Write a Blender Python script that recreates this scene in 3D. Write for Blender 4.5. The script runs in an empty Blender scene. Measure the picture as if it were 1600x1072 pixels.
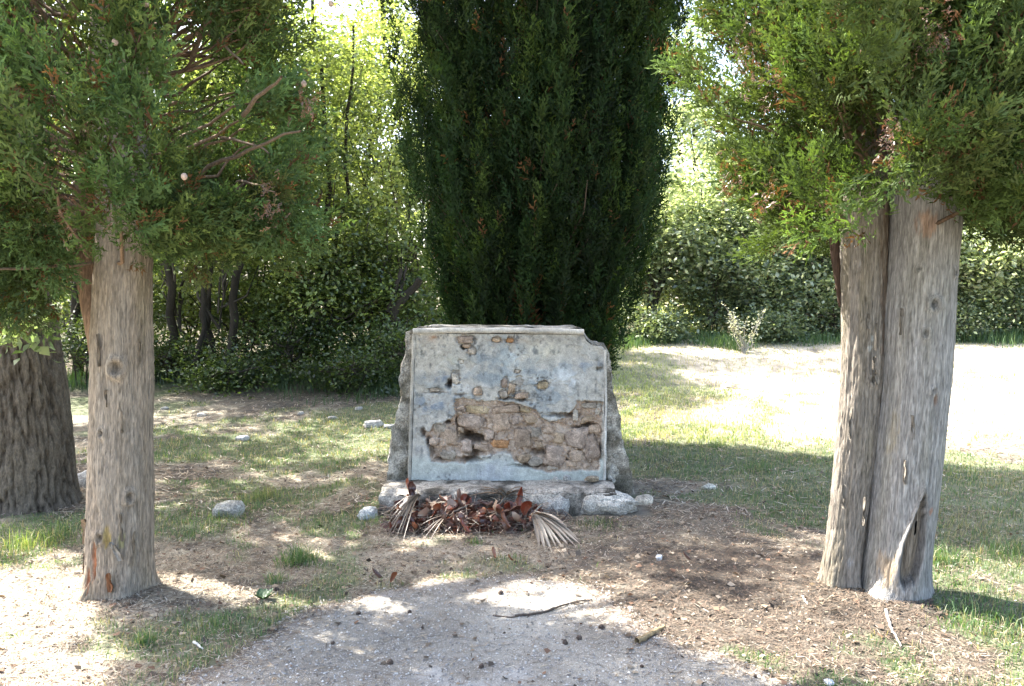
import bpy, bmesh, math, random
import numpy as np
from math import radians as R

# ------------------------------------------------------------------ camera, world, sun, exposure
C = bpy.context.scene.collection
S = bpy.context.scene
FPX = 1256.0; PITCH = R(3.0); EYE = 1.5
cd = bpy.data.cameras.new('camera'); cam = bpy.data.objects.new('camera', cd); C.objects.link(cam)
cam.location = (0, 0, EYE); cam.rotation_euler = (R(90) - PITCH, 0, 0)
cd.sensor_width = 36.0; cd.lens = 36.0 * FPX / 1600.0; cd.clip_start = 0.05; cd.clip_end = 900
S.camera = cam
SUN_EL = R(50); SUN_DIR = np.array([-0.83, 0.56, 0.0]); SUN_DIR /= np.linalg.norm(SUN_DIR)
world = bpy.data.worlds.new('World'); S.world = world; world.use_nodes = True
wn = world.node_tree; wn.nodes.clear()
sky = wn.nodes.new('ShaderNodeTexSky'); sky.sky_type = 'NISHITA'; sky.sun_disc = False
sky.sun_elevation = SUN_EL; sky.sun_rotation = math.atan2(SUN_DIR[0], SUN_DIR[1])
sky.dust_density = 4.0; sky.air_density = 1.0; sky.ozone_density = 0.8
bg = wn.nodes.new('ShaderNodeBackground'); bg.inputs[1].default_value = 0.15
wo = wn.nodes.new('ShaderNodeOutputWorld')
wn.links.new(sky.outputs[0], bg.inputs[0]); wn.links.new(bg.outputs[0], wo.inputs[0])
sd = bpy.data.lights.new('sun', 'SUN'); sd.energy = 5.0; sd.angle = R(0.6); sd.color = (1.0, 0.96, 0.89)
sun = bpy.data.objects.new('sun', sd); C.objects.link(sun)
from mathutils import Vector
sv = Vector((SUN_DIR[0]*math.cos(SUN_EL), SUN_DIR[1]*math.cos(SUN_EL), math.sin(SUN_EL)))
sun.rotation_euler = sv.to_track_quat('Z', 'Y').to_euler(); sun.location = (0, 0, 30)
S.view_settings.view_transform = 'Standard'; S.view_settings.look = 'None'
S.view_settings.gamma = 1.0; S.view_settings.use_curve_mapping = False
S.view_settings.exposure = 2.45
S.cycles.max_bounces = 7; S.cycles.diffuse_bounces = 5; S.cycles.transmission_bounces = 4; S.cycles.glossy_bounces = 2
S.cycles.caustics_reflective = False; S.cycles.caustics_refractive = False
S.cycles.use_denoising = True

rng = np.random.default_rng(11)

# ------------------------------------------------------------------ numpy noise
def _h(ix, iy, iz, seed):
    h = (ix.astype(np.int64)*374761393 + iy.astype(np.int64)*668265263 + iz.astype(np.int64)*2147483647 + seed*1274126177) & 0xFFFFFFFF
    h = ((h ^ (h >> 13)) * 1274126177) & 0xFFFFFFFF
    h = ((h ^ (h >> 16)) * 2246822519) & 0xFFFFFFFF
    return ((h ^ (h >> 15)) & 0xFFFFFF) / float(0xFFFFFF)
def vn(x, y, z=0.0, seed=0):
    x, y, z = np.broadcast_arrays(np.asarray(x, float), np.asarray(y, float), np.asarray(z, float))
    ix, iy, iz = np.floor(x), np.floor(y), np.floor(z)
    fx, fy, fz = x-ix, y-iy, z-iz
    fx = fx*fx*(3-2*fx); fy = fy*fy*(3-2*fy); fz = fz*fz*(3-2*fz)
    r = 0
    for a in (0, 1):
        wx = fx if a else 1-fx
        for b in (0, 1):
            wy = fy if b else 1-fy
            for c in (0, 1):
                wz = fz if c else 1-fz
                r = r + wx*wy*wz*_h(ix+a, iy+b, iz+c, seed)
    return r*2-1
def fbm(x, y, z=0.0, o=4, seed=0, g=0.5):
    s = 0; a = 1.0; t = 0; f = 1.0
    for k in range(o):
        s = s + a*vn(np.asarray(x)*f, np.asarray(y)*f, np.asarray(z)*f, seed+k*17); t += a; a *= g; f *= 2.03
    return s/t
def sst(a, b, x):
    t = np.clip((x-a)/(b-a), 0, 1); return t*t*(3-2*t)
def mix(a, b, t):
    t = np.asarray(t)[..., None]; return np.asarray(a)*(1-t)+np.asarray(b)*t

# ------------------------------------------------------------------ terrain height and photo rays
def ground_z(x, y):
    x = np.asarray(x, float); y = np.asarray(y, float)
    z = 0.072*np.log1p(np.exp((y-8.0)*1.2))/1.2
    far = np.clip(y-24, 0, None); z = z - 0.05*far*(far > 0)*0.6
    z = z + 0.018*fbm(x*0.9, y*0.9, 0, 3, 5) + 0.007*fbm(x*5, y*5, 0, 3, 9)
    z = z + 0.035*np.exp(-(((x-1.85)/0.6)**2+((y-4.05)/0.5)**2)) + 0.03*np.exp(-(((x+1.95)/0.5)**2+((y-4.0)/0.45)**2))
    return z
def ray(px, py):
    a = (px-800)/FPX; b = (536-py)/FPX
    return np.array([a, math.cos(PITCH)+b*math.sin(PITCH), -math.sin(PITCH)+b*math.cos(PITCH)])
def P(px, py, Y):
    d = ray(px, py); t = Y/d[1]; return np.array([d[0]*t, Y, EYE+d[2]*t])
def G(px, py):                      # where a pixel of the photograph meets the ground
    d = ray(px, py); lo = 1.0
    for k in range(4000):
        q = d*lo
        if EYE+q[2] <= float(ground_z(q[0], q[1])): break
        lo *= 1.003
    return np.array([q[0], q[1], float(ground_z(q[0], q[1]))])

# ------------------------------------------------------------------ object helpers
def tag(o, label=None, cat=None, group=None, kind=None):
    if label: o['label'] = label
    if cat: o['category'] = cat
    if group: o['group'] = group
    if kind: o['kind'] = kind
    return o
def empty(name, loc, label=None, cat=None, group=None):
    o = bpy.data.objects.new(name, None); C.objects.link(o); o.location = tuple(float(c) for c in loc)
    o.empty_display_size = 0.1
    return tag(o, label, cat, group)
def make_mesh(name, V, F, cols=None, smooth=False, uv=None):
    """F: int array (n,3)/(n,4) or list of such arrays"""
    if not isinstance(F, list): F = [F]
    F = [np.asarray(f, np.int64) for f in F if len(f)]
    me = bpy.data.meshes.new(name)
    V = np.asarray(V, np.float32)
    nl = sum(f.size for f in F); npoly = sum(len(f) for f in F)
    me.vertices.add(len(V)); me.vertices.foreach_set('co', V.ravel())
    me.loops.add(nl); me.loops.foreach_set('vertex_index', np.concatenate([f.ravel() for f in F]).astype(np.int32))
    me.polygons.add(npoly)
    tot = np.concatenate([np.full(len(f), f.shape[1]) for f in F]); st = np.concatenate([[0], np.cumsum(tot)[:-1]])
    me.polygons.foreach_set('loop_start', st.astype(np.int32)); me.polygons.foreach_set('loop_total', tot.astype(np.int32))
    if smooth: me.polygons.foreach_set('use_smooth', np.ones(npoly, bool))
    me.update(calc_edges=True)
    if cols is not None:
        cols = np.asarray(cols, np.float32)
        if cols.ndim == 1: cols = np.tile(cols, (len(V), 1))
        c4 = np.ones((len(V), 4), np.float32); c4[:, :3] = np.clip(cols[:, :3], 0, 1)
        at = me.color_attributes.new('Col', 'FLOAT_COLOR', 'POINT'); at.data.foreach_set('color', c4.ravel())
    return me
def link(name, me, mat, loc=(0, 0, 0), parent=None):
    o = bpy.data.objects.new(name, me); C.objects.link(o); o.location = tuple(float(c) for c in loc)
    if mat is not None and len(me.materials) == 0: me.materials.append(mat)
    if parent is not None: o.parent = parent
    return o
LOOSE = {'crown', 'branches', 'limbs', 'upper_crown', 'inner_crown', 'low_sprays', 'front_sprays', 'dead_spray', 'low_leaves', 'low_twigs', 'leaves', 'blades'}
def part(name, V, F, cols, mat, parent, smooth=False):
    """vertices in world space, made a child of parent (no parent rotation)"""
    base = np.zeros(3); q = parent
    while q is not None: base = base + np.array(q.location); q = q.parent
    o = link(name, make_mesh(name, np.asarray(V)-base, F, cols, smooth), mat, (0, 0, 0), parent)
    if name in LOOSE: o['kind'] = 'stuff'
    return o
def solo(name, V, F, cols, mat, label, cat, group=None, kind=None, smooth=False, base=None):
    V = np.asarray(V)
    if base is None: base = np.array([V[:, 0].mean(), V[:, 1].mean(), V[:, 2].min()])
    o = link(name, make_mesh(name, V-base, F, cols, smooth), mat, base)
    return tag(o, label, cat, group, kind)

class MB:
    def __init__(s): s.V = []; s.F3 = []; s.F4 = []; s.C = []; s.n = 0
    def add(s, V, F, col):
        V = np.asarray(V, float); F = np.asarray(F)
        col = np.asarray(col, float)
        if col.ndim == 1: col = np.tile(col, (len(V), 1))
        (s.F4 if F.shape[1] == 4 else s.F3).append(F+s.n); s.V.append(V); s.C.append(col); s.n += len(V)
    def out(s):
        F = []
        if s.F3: F.append(np.concatenate(s.F3))
        if s.F4: F.append(np.concatenate(s.F4))
        return np.concatenate(s.V), F, np.concatenate(s.C)

def grid_faces(nu, nv, wrap=False):
    """vertex index = i*nu + j; wrap in j"""
    i = np.arange(nv-1)[:, None]; j = np.arange(nu if wrap else nu-1)[None, :]
    a = i*nu+j; b = i*nu+(j+1) % nu; return np.stack([a, b, b+nu, a+nu], -1).reshape(-1, 4)
def tube(pts, rad, seg=6):
    pts = np.asarray(pts, float); rad = np.asarray(rad, float); n = len(pts)
    T = np.gradient(pts, axis=0); T /= np.linalg.norm(T, axis=1)[:, None]+1e-9
    up = np.where(np.abs(T[:, 2:3]) > 0.9, np.array([[1., 0, 0]]), np.array([[0, 0, 1.]]))
    if np.abs(T[0, 2]) > 0.6: up = np.tile([[1., 0, 0]], (n, 1))
    elif np.abs(T[:, 2]).max() < 0.95: up = np.tile([[0, 0, 1.]], (n, 1))
    U = np.cross(up, T); U /= np.linalg.norm(U, axis=1)[:, None]+1e-9; W = np.cross(T, U)
    a = np.linspace(0, 2*np.pi, seg, endpoint=False)
    V = pts[:, None]+rad[:, None, None]*(np.cos(a)[None, :, None]*U[:, None]+np.sin(a)[None, :, None]*W[:, None])
    return V.reshape(-1, 3), grid_faces(seg, n, True)
def crooked(a, b, n, amp, r=None):
    r = r or rng; a = np.asarray(a, float); b = np.asarray(b, float)
    t = np.linspace(0, 1, n)[:, None]; p = a+(b-a)*t; L = np.linalg.norm(b-a)
    w = np.cumsum(r.normal(0, 1, (n, 3)), 0); w -= w[0]; w = w-t*w[-1]
    return p+w*amp*L/math.sqrt(n)

# ------------------------------------------------------------------ materials
def mat_new(name):
    m = bpy.data.materials.new(name); m.use_nodes = True; nt = m.node_tree; nt.nodes.clear()
    return m, nt, nt.nodes, nt.links
def surf_mat(name, rough=0.9, scale=40.0, var=0.35, bump=0.3, bdist=0.004, stretch=(1, 1, 1), fine=4.0, spec=0.25, speck=None):
    m, nt, N, L = mat_new(name)
    out = N.new('ShaderNodeOutputMaterial'); b = N.new('ShaderNodeBsdfPrincipled')
    b.inputs['Roughness'].default_value = rough; b.inputs['Specular IOR Level'].default_value = spec
    at = N.new('ShaderNodeAttribute'); at.attribute_name = 'Col'
    tc = N.new('ShaderNodeTexCoord'); mp = N.new('ShaderNodeMapping'); mp.inputs['Scale'].default_value = stretch
    L.new(tc.outputs['Object'], mp.inputs[0])
    n1 = N.new('ShaderNodeTexNoise'); n1.inputs['Scale'].default_value = scale; n1.inputs['Detail'].default_value = 7; n1.inputs['Roughness'].default_value = 0.65
    n2 = N.new('ShaderNodeTexNoise'); n2.inputs['Scale'].default_value = scale*fine; n2.inputs['Detail'].default_value = 4
    L.new(mp.outputs[0], n1.inputs['Vector']); L.new(mp.outputs[0], n2.inputs['Vector'])
    mr = N.new('ShaderNodeMapRange'); mr.inputs[1].default_value = 0.28; mr.inputs[2].default_value = 0.72
    mr.inputs[3].default_value = 1-var; mr.inputs[4].default_value = 1+var; L.new(n1.outputs[0], mr.inputs[0])
    mr2 = N.new('ShaderNodeMapRange'); mr2.inputs[1].default_value = 0.3; mr2.inputs[2].default_value = 0.7
    mr2.inputs[3].default_value = 1-var*0.7; mr2.inputs[4].default_value = 1+var*0.7; L.new(n2.outputs[0], mr2.inputs[0])
    mu = N.new('ShaderNodeMath'); mu.operation = 'MULTIPLY'; L.new(mr.outputs[0], mu.inputs[0]); L.new(mr2.outputs[0], mu.inputs[1])
    vm = N.new('ShaderNodeVectorMath'); vm.operation = 'SCALE'; L.new(at.outputs['Color'], vm.inputs[0]); L.new(mu.outputs[0], vm.inputs['Scale'])
    colout = vm.outputs[0]
    if speck:
        n3 = N.new('ShaderNodeTexNoise'); n3.inputs['Scale'].default_value = speck[0]; n3.inputs['Detail'].default_value = 5
        L.new(tc.outputs['Object'], n3.inputs['Vector'])
        cr = N.new('ShaderNodeMapRange'); cr.inputs[1].default_value = speck[1]; cr.inputs[2].default_value = speck[1]+0.05; L.new(n3.outputs[0], cr.inputs[0])
        mx = N.new('ShaderNodeMix'); mx.data_type = 'RGBA'; L.new(cr.outputs[0], mx.inputs[0]); L.new(colout, mx.inputs[6]); mx.inputs[7].default_value = (*speck[2], 1)
        colout = mx.outputs[2]
    L.new(colout, b.inputs['Base Color'])
    ad = N.new('ShaderNodeMath'); ad.operation = 'ADD'; L.new(n1.outputs[0], ad.inputs[0]); L.new(n2.outputs[0], ad.inputs[1])
    bp = N.new('ShaderNodeBump'); bp.inputs['Strength'].default_value = bump; bp.inputs['Distance'].default_value = bdist
    L.new(ad.outputs[0], bp.inputs['Height']); L.new(bp.outputs[0], b.inputs['Normal'])
    L.new(b.outputs[0], out.inputs[0]); return m
def leaf_mat(name, trans=0.35, rough=0.5, gloss=0.06, tcol=(1.5, 1.35, 0.45)):
    m, nt, N, L = mat_new(name)
    out = N.new('ShaderNodeOutputMaterial'); at = N.new('ShaderNodeAttribute'); at.attribute_name = 'Col'
    d = N.new('ShaderNodeBsdfDiffuse'); t = N.new('ShaderNodeBsdfTranslucent'); g = N.new('ShaderNodeBsdfGlossy'); g.inputs['Roughness'].default_value = rough
    tm = N.new('ShaderNodeVectorMath'); tm.operation = 'MULTIPLY'; tm.inputs[1].default_value = tcol
    L.new(at.outputs['Color'], d.inputs[0]); L.new(at.outputs['Color'], tm.inputs[0]); L.new(tm.outputs[0], t.inputs[0])
    m1 = N.new('ShaderNodeMixShader'); m1.inputs[0].default_value = trans; L.new(d.outputs[0], m1.inputs[1]); L.new(t.outputs[0], m1.inputs[2])
    m2 = N.new('ShaderNodeMixShader'); m2.inputs[0].default_value = gloss; L.new(m1.outputs[0], m2.inputs[1]); L.new(g.outputs[0], m2.inputs[2])
    L.new(m2.outputs[0], out.inputs[0]); return m

M_ground = surf_mat('ground_soil', 0.95, 9, 0.3, 0.9, 0.02, fine=6)
M_path = surf_mat('gravel_path', 0.93, 30, 0.22, 0.8, 0.006, fine=6, speck=(190, 0.60, (0.62, 0.60, 0.56)))
M_bark = surf_mat('cypress_bark', 0.95, 75, 0.42, 1.0, 0.006, stretch=(1, 1, 0.11), fine=2.6, spec=0.1)
M_oak = surf_mat('oak_bark', 0.95, 30, 0.3, 0.7, 0.008, stretch=(1, 1, 0.4))
M_twig = surf_mat('twig_bark', 0.9, 30, 0.3, 0.3, 0.003, stretch=(1, 1, 0.4))
M_plaster = surf_mat('weathered_plaster', 0.95, 22, 0.24, 0.8, 0.006, fine=5)
M_stone = surf_mat('rubble_stone', 0.97, 38, 0.42, 1.0, 0.008, fine=3.5, spec=0.1)
M_rock = surf_mat('limestone', 0.95, 24, 0.5, 1.0, 0.012, fine=4)
M_litter = leaf_mat('dry_litter', 0.15, 0.6, 0.03, (1.1, 1.0, 0.8))
M_grass = leaf_mat('grass', 0.4, 0.5, 0.05, (1.3, 1.3, 0.5))
M_cyp = leaf_mat('cypress_foliage', 0.28, 0.6, 0.014, (1.15, 1.2, 0.5))
M_leaf = leaf_mat('broad_leaf', 0.42, 0.45, 0.06, (1.4, 1.35, 0.65))
M_gloss = leaf_mat('glossy_leaf', 0.5, 0.42, 0.08, (1.6, 1.6, 0.9))
M_dry = leaf_mat('dead_leaf', 0.25, 0.4, 0.08, (1.5, 0.9, 0.5))

# ------------------------------------------------------------------ foliage builders
def frames(D, r):
    D = D/(np.linalg.norm(D, axis=1)[:, None]+1e-9)
    A = r.normal(0, 1, D.shape); X = np.cross(D, A); X /= np.linalg.norm(X, axis=1)[:, None]+1e-9
    return X, D, np.cross(X, D)
def stamp(T, F, Pn, X, D, Z, S):
    """T (k,3) template: x along X, y along D, z along Z"""
    V = Pn[:, None]+S[:, None, None]*(T[None, :, 0:1]*X[:, None]+T[None, :, 1:2]*D[:, None]+T[None, :, 2:3]*Z[:, None])
    n, k = len(Pn), len(T)
    return V.reshape(-1, 3), (F[None]+(np.arange(n)*k)[:, None, None]).reshape(-1, F.shape[1])
def spray_template(r, K, w=0.05):
    V = []; F = []
    for i in range(K):
        t = 0.02+0.86*i/(K-1); s = 1 if i % 2 else -1
        a = R(r.uniform(22, 48))*s if i < K-1 else 0.0
        l = 0.42*(1.12-t)*r.uniform(0.75, 1.25)+0.08
        if i >= K-2: l = 0.26
        bx, by = r.normal(0, 0.012), t; bz = r.normal(0, 0.025)
        dx, dy = math.sin(a), math.cos(a); dz = r.normal(0, 0.16)
        n = len(V); ww = w*r.uniform(0.7, 1.3)
        V += [(bx-dy*ww/2, by+dx*ww/2, bz), (bx+dy*ww*0.6+dx*l*0.35, by-dx*ww*0.6+dy*l*0.35, bz+dz*l*0.3), (bx+dx*l, by+dy*l, bz+dz*l)]
        F.append((n, n+1, n+2))
    return np.array(V), np.array(F)
def feather_template(r):
    V = []; F = []
    def spike(bx, by, bz, a, l, w, dz):
        dx, dy = math.sin(a), math.cos(a); n = len(V)
        V.extend([(bx-dy*w/2, by+dx*w/2, bz), (bx+dy*w/2+dx*l*0.3, by-dx*w/2+dy*l*0.3, bz+dz*l*0.3), (bx+dx*l, by+dy*l, bz+dz*l)]); F.append((n, n+1, n+2))
    bend = r.normal(0, 0.25)
    for i in range(6):
        t = 0.03+0.80*i/5+r.normal(0, 0.03); sd = (1 if i % 2 else -1) if r.random() > 0.15 else r.choice([-1, 1]); a = R(r.uniform(18, 55))*sd+bend*t; l = 0.46*(1.15-t)*r.uniform(0.6, 1.25); dz = r.normal(0, 0.35); bz = r.normal(0, 0.03); bx = bend*t*t*0.4
        spike(bx, t, bz, a, l, 0.095, dz)
        for q in range(2):
            u = 0.35+0.35*q; spike(bx+math.sin(a)*l*u, t+math.cos(a)*l*u, bz+dz*l*u, a+R(r.uniform(20, 50))*(1 if q else -1), l*0.5, 0.085, dz+r.normal(0, .4))
    spike(bend*0.3, 0.8, 0, bend, 0.26, 0.09, 0)
    return np.array(V), np.array(F)
SPR = [feather_template(rng) for _ in range(7)]
for T_, F_ in SPR: T_[:, 0] *= 0.85
SPR_C = [spray_template(rng, 8, 0.12) for _ in range(3)]
def fronds(mb, Pn, D, S, col, r, templates=SPR):
    which = r.integers(0, len(templates), len(Pn))
    for k, (T, F) in enumerate(templates):
        s = which == k
        if not s.any(): continue
        X, Dn, Z = frames(D[s], r)
        V, Fa = stamp(T, F, Pn[s], X, Dn, Z, S[s])
        c = np.repeat(col[s], len(T), 0)
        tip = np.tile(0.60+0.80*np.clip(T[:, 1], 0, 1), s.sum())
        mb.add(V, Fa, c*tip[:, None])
def plumes(mb, base, direc, L, rad, nf, size, col, r, templates=SPR, dead=0.03, droop=0.0, spread=0.6):
    """base (n,3), direc (n,3), L (n), rad (n), nf fronds each"""
    n = len(base); direc = direc/np.linalg.norm(direc, axis=1)[:, None]
    B = np.repeat(base, nf, 0); Dd = np.repeat(direc, nf, 0); LL = np.repeat(L, nf); RR = np.repeat(rad, nf)
    t = r.random(n*nf)**0.8
    A = r.normal(0, 1, B.shape); A -= (A*Dd).sum(1)[:, None]*Dd; A /= np.linalg.norm(A, axis=1)[:, None]+1e-9
    prof = (np.sin(np.pi*np.clip(t*0.82+0.12, 0, 1))**0.7)*RR*r.random(n*nf)**0.4
    Pn = B+Dd*(t*LL)[:, None]+A*prof[:, None]
    Dn = Dd*0.95+A*spread*(1-t*0.5)[:, None]+r.normal(0, 0.16, B.shape); Dn[:, 2] += 0.12-droop
    cc = np.repeat(col, nf, 0)*r.uniform(0.75, 1.25, (n*nf, 1))
    dd = r.random(n*nf) < dead
    cc[dd] = np.array([0.13, 0.065, 0.03])*r.uniform(0.7, 1.5, (dd.sum(), 1))
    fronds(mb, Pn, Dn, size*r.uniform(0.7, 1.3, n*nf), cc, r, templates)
LEAF_T = np.array([(0, 0, 0), (0.30, 0.5, 0.07), (0, 1.0, 0), (-0.30, 0.5, 0.07)]); LEAF_F = np.array([(0, 1, 2, 3)])
LEAF_W = np.array([(0, 0, 0), (0.42, 0.42, 0.08), (0, 1.0, -0.05), (-0.42, 0.42, 0.08)])
def leaves(mb, Pn, S, col, r, flat=0.5, T=LEAF_T):
    D = r.normal(0, 1, Pn.shape); D[:, 2] *= (1-flat); D[:, 2] -= 0.15
    X, Dn, Z = frames(D, r)
    # bias normals upward
    Zb = np.array([0, 0, 1.0])+r.normal(0, 1-flat, Pn.shape)
    X = np.cross(Dn, Zb); X /= np.linalg.norm(X, axis=1)[:, None]+1e-9; Z = np.cross(X, Dn)
    V, F = stamp(T, LEAF_F, Pn, X, Dn, Z, S); mb.add(V, F, np.repeat(col, 4, 0))

# ------------------------------------------------------------------ GROUND
path_y = np.array([-40, 1.0, 2.0, 2.7, 3.1, 3.36, 3.6, 3.84, 4.05, 4.2, 4.32])
path_l = np.array([-1.9, -1.8, -1.62, -1.45, -1.25, -1.16, -1.1, -0.96, -0.72, -0.45, 0.0])
path_r = np.array([2.1, 2.0, 1.7, 1.35, 1.07, 0.86, 0.62, 0.52, 0.45, 0.34, 0.04])
def path_sd(x, y):
    x = np.asarray(x, float); y = np.asarray(y, float)
    l = np.interp(y, path_y, path_l); rr = np.interp(y, path_y, path_r)
    d = np.minimum(x-l, rr-x); d = np.where(y > 4.32, -1.0, d)
    d = np.minimum(d, (4.34-y)*0.8)
    return d+0.10*fbm(x*3.2, y*3.2, 0, 3, 77)+0.05*fbm(x*17, y*17, 0, 3, 78)
def green_mask(x, y):
    n = fbm(x*0.9, y*0.9, 0, 4, 31)*0.55+fbm(x*3.1, y*3.1, 0, 3, 32)*0.45
    b = np.zeros_like(n)
    def blob(cx, cy, rx, ry, a): return a*np.exp(-(((x-cx)/rx)**2+((y-cy)/ry)**2))
    b = b+blob(-2.6, 5.15, 0.75, 0.4, 0.6)+blob(-1.0, 8.2, 2.2, 2.4, 0.38)+blob(2.5, 6.9, 1.5, 1.1, 0.8)+blob(4.0, 6.2, 1.8, 1.3, 0.9)
    b = b+blob(2.7, 4.6, 0.6, 0.5, 0.5)+blob(2.4, 3.5, 0.5, 0.6, 0.5)+blob(2.0, 12, 2.0, 4.6, 0.6)+blob(-0.95, 4.35, 0.35, 0.3, 0.35)+blob(-1.25, 3.75, 0.45, 0.3, 0.35)
    b = b-blob(1.2, 4.1, 1.0, 0.75, 0.7)-blob(-0.6, 4.8, 0.9, 0.3, 0.25)-blob(-2.3, 3.3, 0.9, 0.75, 0.4)-blob(-1.6, 10.8, 3.0, 1.2, 0.2)
    b = b-blob(1.0, 6.2, .7, .5, .25)
    b = b-blob(6.5, 12.5, 3.6, 5.0, 0.7)
    g = sst(0.0, 0.36, n*1.35+b-0.02)
    return g*(path_sd(x, y) < -0.02)
def gcolor(x, y):
    n1 = fbm(x*1.3, y*1.3, 0, 4, 41); n2 = fbm(x*7, y*7, 0, 3, 42); n3 = fbm(x*28, y*28, 0, 2, 43)
    straw = np.array([0.31, 0.275, 0.205]); duff = np.array([0.105, 0.090, 0.073]); pale = np.array([0.46, 0.40, 0.32]); dk = np.array([0.09, 0.075, 0.05])
    t = np.clip(0.45+1.0*n1+0.8*n2+0.5*n3, 0, 1)
    c = mix(duff*1.05, straw*1.12, t)
    def bl(cx, cy, rx, ry): return np.exp(-(((x-cx)/rx)**2+((y-cy)/ry)**2))
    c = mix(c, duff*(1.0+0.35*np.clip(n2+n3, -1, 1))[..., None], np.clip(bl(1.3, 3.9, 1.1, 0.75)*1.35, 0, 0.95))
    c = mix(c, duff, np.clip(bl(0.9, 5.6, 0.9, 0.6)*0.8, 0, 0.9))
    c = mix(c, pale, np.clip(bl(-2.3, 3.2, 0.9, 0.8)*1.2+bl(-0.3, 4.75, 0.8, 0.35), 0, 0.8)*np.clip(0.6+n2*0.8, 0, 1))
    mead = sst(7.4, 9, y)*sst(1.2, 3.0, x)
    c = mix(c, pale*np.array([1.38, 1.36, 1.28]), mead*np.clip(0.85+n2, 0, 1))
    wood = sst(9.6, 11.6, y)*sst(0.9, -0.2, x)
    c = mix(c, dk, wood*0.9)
    g = green_mask(x, y)
    c = mix(c, np.array([0.09, 0.12, 0.05]), g*0.7)
    return np.clip(c, 0.01, 0.9)
def axis_lines(lo, hi, step, far, grow):
    a = list(np.arange(lo, hi+1e-6, step)); s = step
    while a[-1] < far: s *= grow; a.append(a[-1]+s)
    s = step; b = []; v = lo
    while v > -far: s *= grow; v -= s; b.append(v)
    return np.array(b[::-1]+a)
gx = axis_lines(-3.2, 4.0, 0.033, 260, 1.09); gy = axis_lines(2.7, 6.2, 0.030, 260, 1.035)
gy = np.array([v for v in gy if v > -0.5] ); gy = np.concatenate([[-250, -120, -60, -30, -15, -8, -4, -2, -1], gy])
XX, YY = np.meshgrid(gx, gy)
ZZ = ground_z(XX, YY)
near = sst(9, 5, YY)
ZZ = ZZ+near*(0.006*fbm(XX*22, YY*22, 0, 2, 51)+0.010*fbm(XX*9, YY*9, 0, 2, 52))*sst(0.03, -0.06, path_sd(XX, YY))
sdp = path_sd(XX, YY)
ZG = ZZ-0.03*sst(0.0, 0.05, sdp)
Vg = np.stack([XX, YY, ZG], -1).reshape(-1, 3)
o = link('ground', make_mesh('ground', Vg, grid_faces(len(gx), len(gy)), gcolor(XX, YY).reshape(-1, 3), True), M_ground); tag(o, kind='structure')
# path: its own sheet
Fp = grid_faces(len(gx), len(gy)); inside = (sdp.reshape(-1) > -0.015)
Fp = Fp[inside[Fp].all(1)]; used = np.unique(Fp); remap = np.full(len(Vg), -1); remap[used] = np.arange(len(used))
Zp = ZZ+0.004+0.002*fbm(XX*30, YY*30, 0, 2, 61)
Vp = np.stack([XX, YY, Zp], -1).reshape(-1, 3)[used]
px_, py_ = Vp[:, 0], Vp[:, 1]
pc = mix(np.array([0.225, 0.20, 0.165]), np.array([0.36, 0.33, 0.28]), np.clip(0.5+1.1*fbm(px_*2.2, py_*2.2, 0, 4, 63), 0, 1))
pc = mix(pc, np.array([0.46, 0.44, 0.41]), np.clip(2.2*fbm(px_*3.1, py_*2.0, 0, 4, 64)-0.55, 0, 0.7))
edge = sst(0.24, 0.0, path_sd(px_, py_)); pc = mix(pc, np.array([0.20, 0.165, 0.135]), np.clip(edge*(0.5+fbm(px_*9, py_*9, 0, 3, 65)), 0, 1))
o = link('path', make_mesh('path', Vp, remap[Fp], pc, True), M_path); tag(o, kind='structure')

# ------------------------------------------------------------------ CYPRESSES
def trunk_surface(pts, rad, nth, nz, disp, r_scale=1.0):
    pts = np.asarray(pts, float); rad = np.asarray(rad, float)
    zz = pts[:, 2]; z = np.linspace(zz[0], zz[-1], nz)
    cx = np.interp(z, zz, pts[:, 0]); cy = np.interp(z, zz, pts[:, 1]); rr = np.interp(z, zz, rad)
    ker = np.ones(9)/9
    def sm(v):
        q = np.pad(v, 4, 'edge'); return np.convolve(q, ker, 'valid')
    for _ in range(3): cx, cy, rr = sm(cx), sm(cy), sm(rr)
    th = np.linspace(0, 2*np.pi, nth, endpoint=False)
    TH, Z = np.meshgrid(th, z); RR = rr[:, None]*np.ones_like(TH)
    d, col = disp(TH, Z, RR)
    Rn = RR+d
    # theta 0 faces the camera (-Y), positive to +X
    V = np.stack([cx[:, None]+Rn*np.sin(TH), cy[:, None]-Rn*np.cos(TH), Z], -1)
    return V.reshape(-1, 3), grid_faces(nth, nz, True), col.reshape(-1, 3)
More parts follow.
